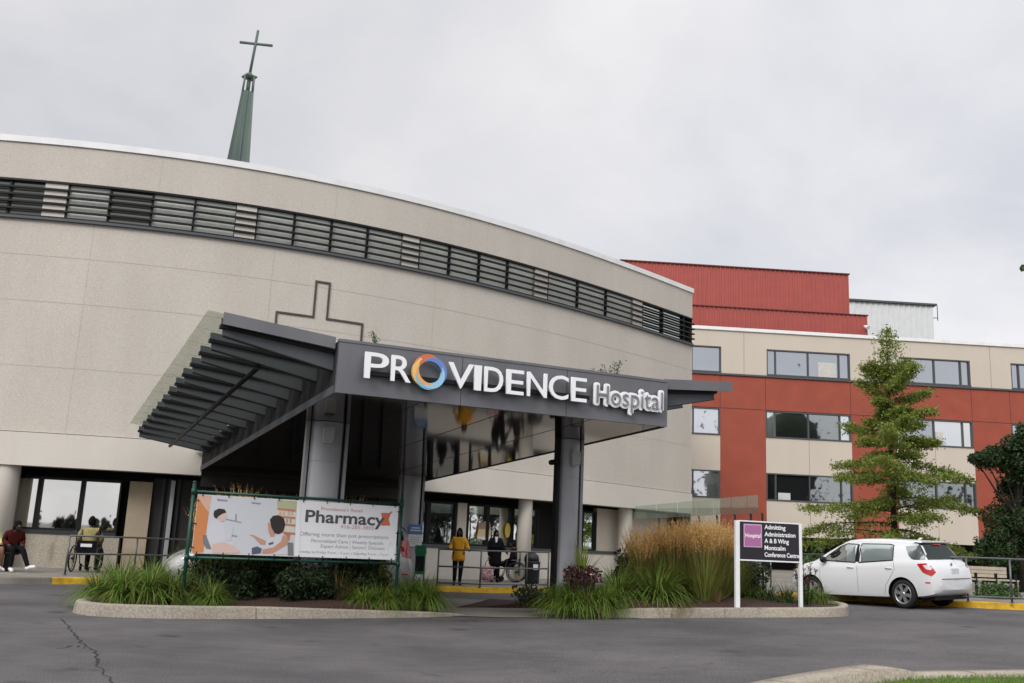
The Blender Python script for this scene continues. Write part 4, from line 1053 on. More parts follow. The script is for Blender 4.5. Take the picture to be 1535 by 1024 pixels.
vs = [BO+BX*bp_(*q)[0]+UPZ*bp_(*q)[1]+BNv*.0065 for q in pts]; pm.add(vs, [tuple(range(len(vs)))]); pm.build('mortar_emblem', 'b_red', ban)
btxt("Providence's Retail", 481, 765.5, 543, 767.5, 5, 'b_pink')
btxt('Pharmacy', 457.5, 783, 575, 787, 17.5, 'b_ink', .022)
btxt('416-285-3805', 510, 792, 560, 794.5, 5.5, 'b_pink')
btxt('Offering more than just prescriptions', 448.5, 803, 582, 807.5, 5.5, 'b_fade')
btxt('Personalized Care | Weekly Specials', 466, 813, 574, 816.5, 5, 'b_fade')
btxt("Expert Advice | Seniors' Discount", 480.5, 821, 576.5, 824.5, 5, 'b_fade')
btxt('Monday to Friday 9 a.m. - 5 p.m. | Saturday 9 a.m. - 3 p.m.', 446, 829, 583, 832.5, 3.6, 'b_fade')
# ------------------------------------------------------------------ directional sign in the east planter
qA, qB = gnd(1104.5, 913, .15), gnd(1201.5, 912, .15)
DX = Vector((qB.x-qA.x, qB.y-qA.y, 0)); DLEN = DX.length; DX.normalize(); DNv = Vector((DX.y, -DX.x, 0)); DO = Vector((qA.x, qA.y, 0))
def dp_(u, v): p = hitp(u, v, DO, DNv); return (p-DO).dot(DX), p.z
ds = thing('directional_sign', 'black directional sign with a purple square on two white posts', 'sign', (qA.x, qA.y, qA.z))
zT = dp_(1104, 779)[1]; zT2 = dp_(1200, 786)[1]; zT = (zT+zT2)/2; zB_ = (dp_(1110, 838)[1]+dp_(1198, 842)[1])/2
mb = MB(); mb.frame(DO, DX, DNv, UPZ, (-.038, -.03, qA.z-.05), (.055, .03, zT)); mb.build('post', 'white_paint', ds)
mb = MB(); mb.frame(DO, DX, DNv, UPZ, (DLEN-.05, -.03, qB.z-.05), (DLEN+.018, .03, zT)); mb.build('post', 'white_paint', ds)
mb = MB(); mb.frame(DO, DX, DNv, UPZ, (.056, -.025, zB_), (DLEN-.051, .03, zT-.02)); pn = mb.build('panel', 'sign_black', ds)
mb = MB(); mb.frame(DO, DX, DNv, UPZ, (.056, -.03, zB_-.028), (DLEN-.051, .034, zB_-.001)); mb.build('trim', 'white_paint', ds); mb = MB(); mb.frame(DO, DX, DNv, UPZ, (.056, -.028, zT-.019), (DLEN-.051, .033, zT+.006)); mb.build('trim', 'white_paint', ds)
sa0, sz1 = dp_(1113.5, 785); sa1, sz0 = dp_(1141, 821)
mb = MB(); mb.frame(DO, DX, DNv, UPZ, (sa0, .03, sz0), (sa1, .034, sz1)); mb.build('square_border', 'sign_lilac', pn)
mb = MB(); k = .022; mb.frame(DO, DX, DNv, UPZ, (sa0+k, .034, sz0+k), (sa1-k, .037, sz1-k)); mb.build('square', 'sign_purple', pn)
def dtxt(body, u0, v0, u1, h=6.3, off=.024):
    a, z = dp_(u0, v0); c, _ = dp_(u1, v0+1); hh = dp_(u0, v0-h)[1]-z
    fit_text(body, None, DO, DX, a, c, z, hh, 'lettering', 'letter_white', pn, .039 if u0 < 1140 else .033, DNv, off=off)
dtxt('Hospital', 1116, 805, 1138.5, 5.5)
for body, v, u1 in (('Admitting', 793, 1176), ('Administration', 803.6, 1191), ('A & B Wing', 813.6, 1181), ('Montcalm', 824, 1176), ('Conference Centre', 834.3, 1196.5)): dtxt(body, 1145, v, u1)
# ------------------------------------------------------------------ railings
def railing(label, base, h, rails, posts, group=None, ends=(True, True)):
    """base: plan points of the posts; heights above the walk"""
    z = lambda p: g(p[0])+SW
    th = thing('railing', label, 'railing', (base[0][0], base[0][1], z(base[0])))
    P = [Vector((p[0], p[1], z(p))) for p in base]
    for rh in rails:
        mb = MB(); mb.tube([p+UPZ*rh for p in P], .022, 8); mb.build('rail', 'rail_metal', th)
    for p in posts:
        p = Vector((p[0], p[1], z(p))); mb = MB(); mb.tube([p, p+UPZ*h], .024, 8); mb.lathe(p, [(.05, 0), (.05, .012), (.03, .015)], 10); mb.build('post', 'rail_metal', th)
    return th
pL = [G(97, 862, SW), G(200, 861, SW), G(290, 863, SW), G(380, 867, SW)]
railing('dark pipe railing in front of the wheelchair and tan door', pL, .93, (.93, .5), pL)
pM = [G(655, 878, SW), G(717, 877, SW), G(788, 879.5, SW), G(821, 881, SW)]
pM = [pM[0], (lerp(pM[0][0], pM[3][0], .38), lerp(pM[0][1], pM[3][1], .38)), (lerp(pM[0][0], pM[3][0], .8), lerp(pM[0][1], pM[3][1], .8)), pM[3]]
railing('grey pipe railing before the yellow jacket and the round column', pM, .98, (.98, .52, .08), pM)
pR = [G(1390, 902, SW), G(1465, 904, SW), G(1530, 906, SW), G(1600, 908, SW)]
pR = [(p[0], lerp(pR[0][1], pR[-1][1], i/3)) for i, p in enumerate(pR)]
pR = [(8.3, 27.4)]+pR
railing('grey railing on the walk beyond the white hatchback', pR, 1.0, (1.0, .12), pR[1:]+pR[:1])
pW = [(4.4, 30.5), (5.6, 30.2), (6.8, 29.8), (8.0, 29.3)]
railing('pale railing seen under the black directional sign', pW, 1.0, (1.0, .75, .5, .25), pW)
# ------------------------------------------------------------------ glass awning beside the building corner
aA, aB = Vector((4.75, 38.0, 2.92)), Vector((6.78, 26.0, 2.92))
aw = thing('glass_awning', 'greenish glass awning on thin dark brackets above the tall grasses', 'awning', (6, 32, .2))
dv = (aB-aA); L_ = dv.length; dv.normalize(); sd = Vector((-dv.y, dv.x, 0))
cuts = [0, .30, .48, .62, .74, .85, .94, 1]
for i in range(7):
    p, q = aA+dv*(L_*cuts[i]+.02), aA+dv*(L_*cuts[i+1]-.02); lo = sd*.01-UPZ*.46
    mb = MB(); mb.add([p, q, q+lo, p+lo, p+UPZ*.02, q+UPZ*.02, q+lo+UPZ*.02, p+lo+UPZ*.02], [(0, 1, 2, 3), (7, 6, 5, 4), (0, 4, 5, 1), (1, 5, 6, 2), (2, 6, 7, 3), (3, 7, 4, 0)]); mb.build('glass_panel', 'screen_glass', aw)
for i in range(1, 8):
    p = aA+dv*(L_*cuts[i]) + sd*.12; zb2 = g(p.x)+.1
    mb = MB(); mb.tube([Vector((p.x, p.y, zb2)), Vector((p.x, p.y, 2.45))], .028, 6); mb.tube([Vector((p.x, p.y, 2.1)), p-sd*.02-UPZ*.45], .022, 6); mb.build('bracket_post', 'black_metal', aw)
# ------------------------------------------------------------------ bench, bins, boxes
th = thing('bench', 'long pale wooden bench behind the railing right of the white hatchback', 'bench', (13.6, 27.4, g(13.6)+SW))
bz = g(13.6)+SW
ba, bb = aty(1446, 860, 27.2), aty(1514, 864, 27.6); bx_ = Vector((bb.x-ba.x, bb.y-ba.y, 0)); bl = bx_.length; bx_.normalize(); by_ = Vector((-bx_.y, bx_.x, 0)); bo = Vector((ba.x, ba.y, bz))
mb = MB()
for k in range(4): mb.frame(bo, bx_, by_, UPZ, (0, .0-.11*k, .42), (bl, .095-.11*k, .46))
mb.build('seat', 'bench_wood', th)
mb = MB()
for k in range(3): mb.frame(bo, bx_, by_, UPZ, (0, .12, .5+.1*k), (bl, .155, .59+.1*k))
mb.build('backrest', 'bench_wood', th)
for s in (.1, bl*.5, bl-.1):
    mb = MB(); mb.frame(bo, bx_, by_, UPZ, (s-.03, -.33, 0), (s+.03, -.28, .62)); mb.frame(bo, bx_, by_, UPZ, (s-.03, .157, 0), (s+.03, .2, .82)); mb.frame(bo, bx_, by_, UPZ, (s-.03, -.28, .36), (s+.03, .157, .415)); mb.build('leg_frame', 'black_metal', th)
p = gnd(797, 876, SW)
th = thing('litter_bin', 'black litter bin with a domed hood right of the round column', 'bin', p)
mb = MB(); mb.lathe(p, [(.2, 0), (.215, .03), (.235, .62), (.245, .64), (.245, .68)], 20); mb.build('barrel', 'bin_black', th)
mb = MB(); mb.lathe(p+Vector((-.03, 0, .68)), [(.23, 0), (.225, .1), (.19, .19), (.11, .25), (.02, .27)], 20); mb.build('hood', 'bin_black', th)
mb = MB(); mb.frame(p, (1, 0, 0), (0, 1, 0), UPZ, (.02, -.262, .44), (.16, -.25, .6)); mb.build('label_plate', 'white_paint', th)
p = Vector((*[lerp(a, b, .35) for a, b in zip(G(630, 872, SW), (colC[0].x+.5, colC[0].y-.5))], 0)); p = aty(630, 845, 26.6); p.z = SW
th = thing('collection_box', 'narrow green box with a sloping lid beside the centre column', 'box', p)
mb = MB(); mb.frame(p, (1, 0, 0), (0, 1, 0), UPZ, (-.13, -.15, .12), (.13, .15, .84)); mb.build('case', 'bin_green', th)
mb = MB(); mb.prism([(-.17, .84), (.17, .84), (.17, .88), (-.17, 1.06)], p, (0, 1, 0), UPZ, (1, 0, 0), -.15, .15); mb.build('lid', 'bin_green', th)
mb = MB(); mb.frame(p, (1, 0, 0), (0, 1, 0), UPZ, (-.11, -.158, .38), (.11, -.152, .78)); mb.build('window', 'black_metal', th)
mb = MB(); mb.frame(p, (1, 0, 0), (0, 1, 0), UPZ, (-.11, -.158, .0), (.1, -.1, .3)); mb.build('notice', 'white_paint', th)
# ------------------------------------------------------------------ plants
def blade(mb, p, az, el, length, w, droop, segs=5, tip=.15):
    d = Vector((math.cos(az)*math.cos(el), math.sin(az)*math.cos(el), math.sin(el))); side = Vector((-math.sin(az), math.cos(az), 0))
    rows = []; q = Vector(p); h = length/segs
    for i in range(segs+1):
        t = i/segs; ww = w*(.55+.9*t if t < .4 else max(tip, (1-t)/.6*.91+.02))
        rows.append([q-side*ww/2, q+side*ww/2]); q = q+d*h; d = (d+Vector((0, 0, -droop/segs))).normalized()
    mb.grid(rows, True)
def lily(name, m, n, hgt, rad, seed, w=.026):
    r = random.Random(seed); mb = MB()
    for i in range(n):
        mb.cur = 1 if r.random() < .07 else 0
        a = r.uniform(0, 2*math.pi); d = rad*.25*r.random()**.5; L_ = hgt*r.uniform(.75, 1.35)
        blade(mb, (d*math.cos(a), d*math.sin(a), 0), a+r.uniform(-.5, .5), r.uniform(.55, 1.45), L_, w*r.uniform(.7, 1.2), r.uniform(1.6, 3.2), 7)
    return mb
def put(src, name, label, cat, px=None, xyz=None, sc=1, rz=0, group=None):
    o = src.copy(); COL.objects.link(o); o.name = name; p = xyz if xyz is not None else gnd(px[0], px[1], .16)
    o.location = p; o.rotation_euler = (0, 0, rz); o.scale = sc if isinstance(sc, tuple) else (sc,)*3
    tag(o, label, cat, group); return o
protos = [lily('daylily_clump', 'leaf_lily', 520, .95, .75, s).build('daylily_clump', ['leaf_lily', 'grass_dry']) for s in (1, 2, 3)]
protd = [lily('daylily_clump', 'leaf_lily_dark', 380, .9, .75, s).build('daylily_clump', ['leaf_lily_dark', 'grass_dry']) for s in (4, 5)]
LG = 'daylily clumps in the planters'
def bedpt(x, y): return Vector((x, y, 0))
def lilyat(u, v, label, sc=1, dark=False, up=0):
    src = (protd if dark else protos)[R.randrange(2 if dark else 3)]; p = gnd(u, v, .16); p.z += up
    return put(src, 'daylily_clump', label, 'plant', xyz=p, sc=sc, rz=R.uniform(0, 6.28), group=LG)
for a in [(148, 897, 'outermost daylily clump at the west tip of the planter', .62), (180, 901, 'bright daylily clump second from the west tip of the planter', .72), (178, 891, 'daylily clump at the back of the planter near the yellow kerb end', .8), (220, 901, 'bushy daylily clump in the front row left of the banner post', .8), (226, 890, 'tall daylily clump in the back row left of the banner post', .84), (256, 901, 'daylily clump touching the left banner post from the left', .7),
          (612, 906, 'daylily clump just right of the right banner post', .7), (640, 908, 'arching daylily clump at the east end of the west planter', .62), (628, 900, 'daylily clump behind the right banner post', .66)]: lilyat(*a)
for a in [(295, 902, 'dark daylily clump just right of the left banner post', .68, True), (330, 900, 'dark leafy clump under the pictured man in the banner', .6, True)]: lilyat(*a)
for a in [(925, 909, 'bright daylily clump at the front middle of the east planter', .98, False, .03), (955, 898, 'daylily clump before the leftmost feather grass', 1.0, False, .14), (985, 909, 'full daylily clump in front of the feather grasses', 1.05, False, .03), (1012, 902, 'daylily clump between the front clumps and the rightmost feather grass', .95, False, .06), (1125, 905, 'daylily clump just right of the left white sign post', .55, False, .02), (1150, 906, 'dark daylily clump under the sign panel', .58, True, .02), (1178, 907, 'dark daylily clump beside the right white sign post', .55, True, .0), (1212, 905, 'bright daylily clump right of the right white sign post', .55, False, 0), (1230, 906, 'outermost daylily clump at the east tip of the planter', .45, False, 0)]: lilyat(*a)
for i, (u, y, z, sc, lab) in enumerate([(545, 17.85, .14, .52, 'small daylily clump under the banner text'), (573, 18.05, .13, .6, 'daylily clump just left of the right banner post'), (318, 16.75, .15, .5, 'small bright daylily clump below the orange end of the banner'), (834, 19.15, .2, .62, 'spreading daylily clump at the west edge of the east planter'), (856, 18.95, .2, .66, 'daylily clump at the foot of the right canopy column'), (880, 18.9, .2, .66, 'daylily clump below the flower pot'), (906, 19.05, .2, .7, 'daylily clump between the flower pot and the bright front clump'), (860, 19.6, .4, .6, 'small daylily clump against the right canopy column')]):
    q = aty(u, 880, y); q.z = z; put(protos[i % 3], 'daylily_clump', lab, 'plant', xyz=q, sc=sc, rz=i*1.3, group=LG)
for o in protos+protd: bpy.data.objects.remove(o)
# feather reed grass
def feather(seed, n, hgt, plume=True):
    r = random.Random(seed); gr = MB(); pm = MB()
    for i in range(int(n*2.4)):
        gr.cur = 1 if r.random() < .16 else 0
        a = r.uniform(0, 6.28); d = .14*r.random()**.5; blade(gr, (d*math.cos(a), d*math.sin(a), 0), a+r.uniform(-.6, .6), r.uniform(1.0, 1.53), hgt*r.uniform(.4, .82), .012, r.uniform(.25, 1.3), 6)
    for i in range(n):
        a = r.uniform(0, 6.28); d = .12*r.random()**.5; el_ = r.uniform(1.32, 1.56); L_ = hgt*r.uniform(.74, 1.05)
        p = Vector((d*math.cos(a), d*math.sin(a), 0)); dr = Vector((math.cos(a)*math.cos(el_), math.sin(a)*math.cos(el_), math.sin(el_)))
        q = p+dr*L_*.7; gr.cur = 1; gr.tube([p, q], [.004, .003], 3, False)
        side = Vector((-math.sin(a+1), math.cos(a+1), 0)); sag = Vector((math.cos(a+r.uniform(-1, 1)), math.sin(a+r.uniform(-1, 1)), 0))*r.uniform(.01, .14)
        for k in range(26):                              # a loose spike of small seed tufts
            t = k/25; c = q+dr*L_*.30*t+sag*t*t; s = .025*(math.sin(math.pi*min(1, t*.85+.15))*.8+.2)*r.uniform(.6, 1.3)
            e = Vector((r.gauss(0, .6), r.gauss(0, .6), 1.3)).normalized(); f = e.orthogonal().normalized(); f = Matrix.Rotation(r.uniform(0, 6.28), 3, e) @ f
            c = c+f*r.uniform(0, .007); pm.add([c, c+f*s*.32+e*s, c+e*s*2.3, c-f*s*.32+e*s], [(0, 1, 2, 3)], False)
    return gr, pm
def feather_thing(name, label, p, sc, rz, seed, n, hgt, group):
    th = thing(name, label, 'grass plant', p, rz, group); gr, pm = feather(seed, n, hgt)
    gr.build('leaves', 'grass_green', th, local=True); pm.build('plumes', 'plume_tan', th, local=True); th.scale = (sc,)*3; return th
FG = 'feather reed grasses in the planters'
fpos = [(957, 901, 20.6, 'leftmost tan plumed feather grass, beside the round column', .93), (984, 901, 20.9, 'tan feather grass second from the round column', .98), (1009, 901, 20.7, 'tall feather grass behind the middle of the east planter', 1.03), (1033, 901, 20.9, 'feather grass left of the greenest plumed clump', 1.02), (1057, 905, 20.2, 'greenest plumed feather grass standing forward of its row', 1.08), (1082, 901, 20.8, 'feather grass next to the last one before the white sign post', 1.02), (1098, 901, 21.1, 'feather grass touching the left white sign post', .95)]
fp_ = [feather(20+k, 200, 1.75) for k in range(3)]
fm = []
for gr, pm in fp_:
    a = gr.build('leaves', ['grass_green', 'grass_dry']); b = pm.build('plumes', 'plume_tan'); fm.append((a.data, b.data)); bpy.data.objects.remove(a); bpy.data.objects.remove(b)
def fthing(label, p, sc, k, group=FG):
    th = thing('feather_grass', label, 'grass plant', p, R.uniform(0, 6), group); th.scale = (sc,)*3
    link_mesh(fm[k % 3][0], 'leaves', th); link_mesh(fm[k % 3][1], 'plumes', th)
for i, (u, v, y, lab, sc) in enumerate(fpos):
    p = aty(u, v, y); p.z = g(p.x)+.2; fthing(lab, p, sc*.95, i)
for i, (u, lab, sc, y) in enumerate([(316, 'feather grass behind the orange end of the banner', .95, 18.0), (352, 'feather grass behind the pictured man of the banner', 1.06, 18.2), (432, 'feather grass behind the pictured woman of the banner', 1.0, 18.7), (470, 'feather grass behind the first letters of the banner', .99, 18.8), (522, 'feather grass behind the last letters of the banner', 1.02, 19.0), (556, 'short feather grass behind the banner emblem', .93, 19.1)]):
    p = aty(u, 860, y); p.z = .17; fthing(lab, p, sc*1.07, i)
# dry tufts under the banner and dark shrubs behind
def tuft(seed, m, label, u, v, n=90, h=.55):
    mb = MB(); r = random.Random(seed)
    for i in range(n):
        a = r.uniform(0, 6.28); d = .08*r.random(); blade(mb, (d*math.cos(a), d*math.sin(a), 0), a, r.uniform(.9, 1.5), h*r.uniform(.6, 1.1), .012, r.uniform(.5, 1.4), 5)
    o = mb.build('grass_tuft', m); p = gnd(u, v, .16); o.location = p; tag(o, label, 'grass plant', 'dry grass tufts under the banner')
tuft(1, 'grass_dry', 'low dry grass tuft under the pictured woman of the banner', 428, 902); tuft(2, 'grass_dry', 'dry grass tuft under the gap between picture and text', 458, 904, 110, .6); tuft(3, 'grass_dry', 'tallest dry grass tuft, under the middle of the banner text', 508, 905, 120, .72); tuft(4, 'grass_dry', 'small dry tuft under the pictured man of the banner', 352, 902, 60, .3)
tuft(5, 'grass_dry', 'dry tuft at the west end of the east planter mulch', 838, 896, 60, .4); tuft(6, 'grass_dry', 'dry tuft between daylilies left of the feather grasses', 1075, 909, 100, .5)
def shrub(label, p, rx, rz_, n, m, leaf=.045, seed=0, name='shrub', cat='shrub', twig=True, group=None):
    r = random.Random(seed); mb = MB(); tw = MB(); th = thing(name, label, cat, p, 0, group)
    for i in range(n):
        a = r.uniform(0, 6.28); t = r.random()**.4; ph = math.acos(r.uniform(-.95, 1)); k = 1+.25*math.sin(a*3+seed)+.15*math.sin(ph*5+seed*2)
        c = Vector((rx*t*k*math.sin(ph)*math.cos(a), rx*t*k*math.sin(ph)*math.sin(a), max(.03, rz_*.47+rz_*.53*t*k*math.cos(ph))))
        leafq(mb, c, leaf*r.uniform(.6, 1.3), r)
    mb.build('foliage', m, th, local=True)
    if twig:
        for i in range(9):
            a = r.uniform(0, 6.28); tw.tube([(0, 0, 0), (rx*.35*math.cos(a), rx*.35*math.sin(a), rz_*.5), (rx*.7*math.cos(a+.2), rx*.7*math.sin(a+.2), rz_*.85)], [.02, .012, .004], 5)
        tw.build('stems', 'bark', th, local=True)
    return th
def leafq(mb, c, s, r, flat=.0):
    n = Vector((r.gauss(0, 1), r.gauss(0, 1), r.gauss(0, 1)+flat)).normalized(); x = n.orthogonal().normalized(); x = Matrix.Rotation(r.uniform(0, 6.28), 3, n) @ x; y = n.cross(x)
    mb.add([c-x*s, c+y*s*.45+n*s*.1, c+x*s, c-y*s*.45+n*s*.1], [(0, 1, 2, 3)], False)
def sp_(u, y, z): p = aty(u, 860, y); p.z = z; return p
for i, (u, y, rx, h, lab) in enumerate([(362, 17.75, .36, .5, 'low dark shrub in front below the pictured desk of the banner'), (482, 18.25, .4, .55, 'low dark shrub in front below the first banner letters'), (448, 17.75, .4, .6, 'low dark shrub in front below the pictured shelves of the banner'), (385, 18.3, .5, .85, 'dark shrub under the pictured desk of the banner'), (320, 17.8, .45, .8, 'dark shrub behind the left banner post'), (450, 18.5, .5, .9, 'dark shrub under the middle of the banner'), (500, 18.7, .5, .9, 'dark shrub under the banner text'), (545, 18.9, .45, .8, 'dark shrub behind the small lily under the banner')]): shrub(lab, sp_(u, y, .18), rx*1.15, h*1.15, 4200, 'leaf_shrub', .042, 30+i, group='dark shrubs behind the banner')
for i, (u, y, rx, h, lab) in enumerate([(950, 21.6, .55, .95, 'dark shrub behind the leftmost feather grass'), (1000, 21.9, .6, .95, 'dark shrub behind the middle feather grasses'), (1110, 21.6, .6, .95, 'dark shrub right of the feather grasses behind the sign post'), (1060, 22.0, .6, .95, 'dark shrub behind the greenest feather grass')]): shrub(lab, sp_(u, y, .35), rx, h*1.1, 2200, 'leaf_shrub', .055, 40+i, group='dark shrubs behind the feather grasses')
shrub('low dark shrub at the west tip of the mulch bed', sp_(797, 20.4, .1), .42, .5, 500, 'leaf_shrub', .05, 51)
shrub('low clipped hedge in front of the pale bench', sp_(1493, 25.6, g(13)+SW), .55, .42, 900, 'leaf_mid', .05, 52, 'hedge', 'hedge')
shrub('leafy shrub behind the hood of the white hatchback', sp_(1236, 30, .5), .9, 1.1, 1200, 'leaf_mid', .07, 53)
# red and white flowers at the planter edge before the hatchback's front wheel
def flowers(label, p, rx, h, cols, n, seed):
    r = random.Random(seed); th = thing('flowering_plant', label, 'flowers', p); st_ = MB(); lf = MB(); fl = MB()
    for i in range(n):
        a = r.uniform(0, 6.28); d = rx*r.random()**.6; z = h*r.uniform(.5, 1.05); q = Vector((d*math.cos(a), d*math.sin(a), z)); st_.tube([(q.x*.3, q.y*.3, 0), q], .005, 3, False)
        fl.cur = r.randrange(len(cols))
        for k in range(5):
            t = 2*math.pi*k/5; x = Vector((math.cos(t), math.sin(t)*.4, math.sin(t)))*.035; fl.add([q, q+x+Vector((0, -.012, .012)), q+x*1.35, q+x+Vector((0, .012, -.012))], [(0, 1, 2, 3)], False)
        for k in range(5): leafq(lf, q*r.uniform(.3, .9)+Vector((r.uniform(-.06, .06), r.uniform(-.06, .06), 0)), .04, r)
    st_.build('stems', 'leaf_shrub', th, local=True); lf.build('leaves', 'leaf_maroon' if 'pot' in label else 'leaf_mid', th, local=True); fl.build('blooms', cols, th, local=True); return th
p = sp_(1207, 20.4, .33); flowers('red and white flowers before the hatchback front wheel', p, .32, .95, ['petal_red', 'petal_red', 'petal_pink'], 26, 3)
# flower pot with dracaena in front of the right column
p = sp_(873, 19.2, .3)
pot = thing('flower_pot', 'large pot of dark red flowers and spiky dracaena before the right canopy column', 'planter', p)
mb = MB(); mb.lathe((0, 0, 0), [(.22, 0), (.24, .03), (.31, .42), (.34, .44), (.34, .5), (.3, .5), (.29, .44)], 24); mb.build('pot', 'terracotta', pot, local=True)
mb = MB(); r = random.Random(5)
for i in range(54): a = r.uniform(0, 6.28); blade(mb, (.03*math.cos(a), .03*math.sin(a), .5), a, r.uniform(.5, 1.5), r.uniform(.6, 1.05), .03, r.uniform(.1, .5), 5, .05)
mb.build('dracaena', 'grass_green', pot, local=True)
mb = MB()
for i in range(700):
    a = r.uniform(0, 6.28); d = .45*r.random()**.5; leafq(mb, Vector((d*math.cos(a), d*math.sin(a), .62-.5*max(0, d-.25)+r.uniform(-.12, .14))), .045, r)
mb.build('leaves', 'leaf_maroon', pot, local=True)
mb = MB(); cols = ['petal_red', 'petal_pink']
for i in range(45):
    a = r.uniform(0, 6.28); d = .47*r.random()**.5; mb.cur = r.randrange(2); leafq(mb, Vector((d*math.cos(a), d*math.sin(a), .68-.7*max(0, d-.25)+r.uniform(-.12, .12))), .04, r)
mb.build('blooms', cols, pot, local=True); pot.scale = (.84, .84, .95)
# weeds rooted on the canopy roof
def weed(label, p, h, n, seed):
    r = random.Random(seed); mb = MB(); lf = MB(); th = thing('rooftop_weed', label, 'weed', p, 0, 'weeds on the canopy roof')
    for k in range(n):
        x = r.uniform(-.5, .5)*.35; hh = h*r.uniform(.5, 1); mb.tube([(x*.4, 0, 0), (x+r.uniform(-.03, .03), 0, hh)], .004, 4)
        for j in range(26):
            t = r.uniform(.2, 1.05); leafq(lf, Vector((lerp(x*.4, x, t)+r.gauss(0, .03), r.gauss(0, .03), hh*t)), .022, r)
    mb.build('stems', 'leaf_mid', th, local=True); lf.build('leaves', 'leaf_mid', th, local=True)
p = cp(.75, .35, CH-.06); weed('leafy weed on the canopy roof above the first letters', p, .36, 4, 1)
p = cp(5.25, .4, CH-.06); weed('larger weed on the canopy roof above the last word', p, .40, 6, 2)
p = cp(4.85, .35, CH-.06); weed('small weed tuft on the canopy roof left of the larger one', p, .2, 4, 3)
# lawn blades on the near island
mb = MB(); r = random.Random(9)
def inside(x, y, poly):
    c = False; j = len(poly)-1
    for i in range(len(poly)):
        if (poly[i][1] > y) != (poly[j][1] > y) and x < (poly[j][0]-poly[i][0])*(y-poly[i][1])/(poly[j][1]-poly[i][1])+poly[i][0]: c = not c
        j = i
    return c
lp = ins3+[(1.2, 2.5), (14, 2.5)]
for i in range(30000):
    x, y = r.uniform(2.6, 7.5), r.uniform(7.6, 11.2)
    if not inside(x, y, lp): continue
    a = r.uniform(0, 6.28); blade(mb, (x, y, g(x)+.03), a, r.uniform(.7, 1.5), r.uniform(.02, .05), .007, r.uniform(.3, 1.2), 3)
mb.build('grass', 'grass_blade', kind='stuff')
# ------------------------------------------------------------------ trees
def limb_path(p, az, el, L_, r, n=6, curl=.15, wig=.08):
    d = Vector((math.cos(az)*math.cos(el), math.sin(az)*math.cos(el), math.sin(el))); pts = [Vector(p)]
    for i in range(n):
        pts.append(pts[-1]+d*(L_/n)); d = (d+Vector((r.uniform(-wig, wig), r.uniform(-wig, wig), curl/n+r.uniform(-wig, wig)*.5))).normalized()
    return pts
tb = aty(1343, 880, 36); tz = g(14)+.1; tt = aty(1337.5, 488, 36).z
tree = thing('conifer_tree', 'slender young larch like tree with layered green branches behind the white hatchback', 'tree', (tb.x, 36, tz))
r = random.Random(12); H_ = tt-tz; tr = MB(); lb = MB(); cw = MB()
tr.tube([(0, 0, 0), (.02, 0, .3), (.03, .02, H_*.35), (-.03, 0, H_*.7), (0, 0, H_*.98)], [.17, .13, .1, .06, .012], 10); tr.build('trunk', 'bark', tree, local=True)
prof = [(.10, 2.8), (.16, 3.7), (.24, 3.6), (.32, 2.8), (.42, 3.05), (.5, 2.6), (.6, 1.9), (.68, 1.5), (.73, 1.7), (.78, .8), (.86, .7), (.93, .5), (1.0, .12)]
def needles(c, dr, n, s):
    for i in range(n):
        q = c+Vector((r.gauss(0, .14), r.gauss(0, .14), r.gauss(-.05, .075))); leafq(cw, q, s*r.uniform(.6, 1.3), r, .5)
z = .15*H_; k = 0; az = 0
while z < H_*.985:
    t = z/H_; Lb = interp(prof, t); az += 2.4+r.uniform(-.7, .7); L_ = Lb*r.choice((.45, .7, .85, .95, 1.0, 1.12))
    el = r.uniform(-.12, .3) if t < .7 else r.uniform(.35, .85)
    pts = limb_path((0, 0, z), az, el, L_, r, 8, -.3 if t < .5 else .05, .13)
    lb.tube(pts, [lerp(.034*(1.2-t), .005, i/8) for i in range(9)], 5, False)
    for i in range(1, 9):
        needles(pts[i], None, int((34 if t < .74 else 11)*(1.1-.4*i/8)*r.uniform(.5, 1.4)), .062)
        if i > 1 and t < .82:
            for sgn in (-1, 1):
                if r.random() < .85:
                    sub = limb_path(pts[i], az+sgn*r.uniform(.5, 1.2), r.uniform(-.5, .2), L_*r.uniform(.14, .34)*(1.25-i/9), r, 4, -.35, .14); lb.tube(sub, .005, 3, False)
                    for q in sub[1:]: needles(q, None, r.randrange(13, 27), .058)
    z += r.uniform(.07, .2)*(1 if t < .7 else .9); k += 1
for i in range(24): needles(Vector((0, 0, H_*r.uniform(.72, 1))), None, 4, .05)
lb.build('limbs', 'bark', tree, local=True); cw.build('crown', 'leaf_conifer', tree, local=True)
def broadleaf(label, p, H_, blobs, nleaf, leaf, m, seed, trunk=(.16, .5), name='broadleaf_tree'):
    r = random.Random(seed); th = thing(name, label, 'tree', p); tr = MB(); lb = MB(); cw = MB()
    tr.tube([(0, 0, -.1), (.05, 0, H_*.25), (0, .05, H_*.6)], [trunk[0], trunk[0]*.75, trunk[0]*.4], 9); tr.build('trunk', 'bark', th, local=True)
    for (x, y, z, rad) in blobs:
        lb.tube([(0, 0, H_*.22+z*.25), (x*.5, y*.5, z*.75), (x, y, z)], [trunk[0]*.4, trunk[0]*.22, .012], 6, False)
        for i in range(int(nleaf*rad**1.6)):
            v = Vector((r.gauss(0, 1), r.gauss(0, 1), r.gauss(0, 1))).normalized()*rad*r.random()**.45; v.z *= .75
            k = 1+.22*math.sin(7*v.x/rad+x)+.2*math.sin(6*v.z/rad+z*3); leafq(cw, Vector((x, y, z))+v*k, leaf*r.uniform(.6, 1.3), r, .5)
    lb.build('limbs', 'bark', th, local=True); cw.build('crown', m, th, local=True)
p = aty(1534, 880, 33); p.z = g(17)+.1
r2 = random.Random(4)
bl = []
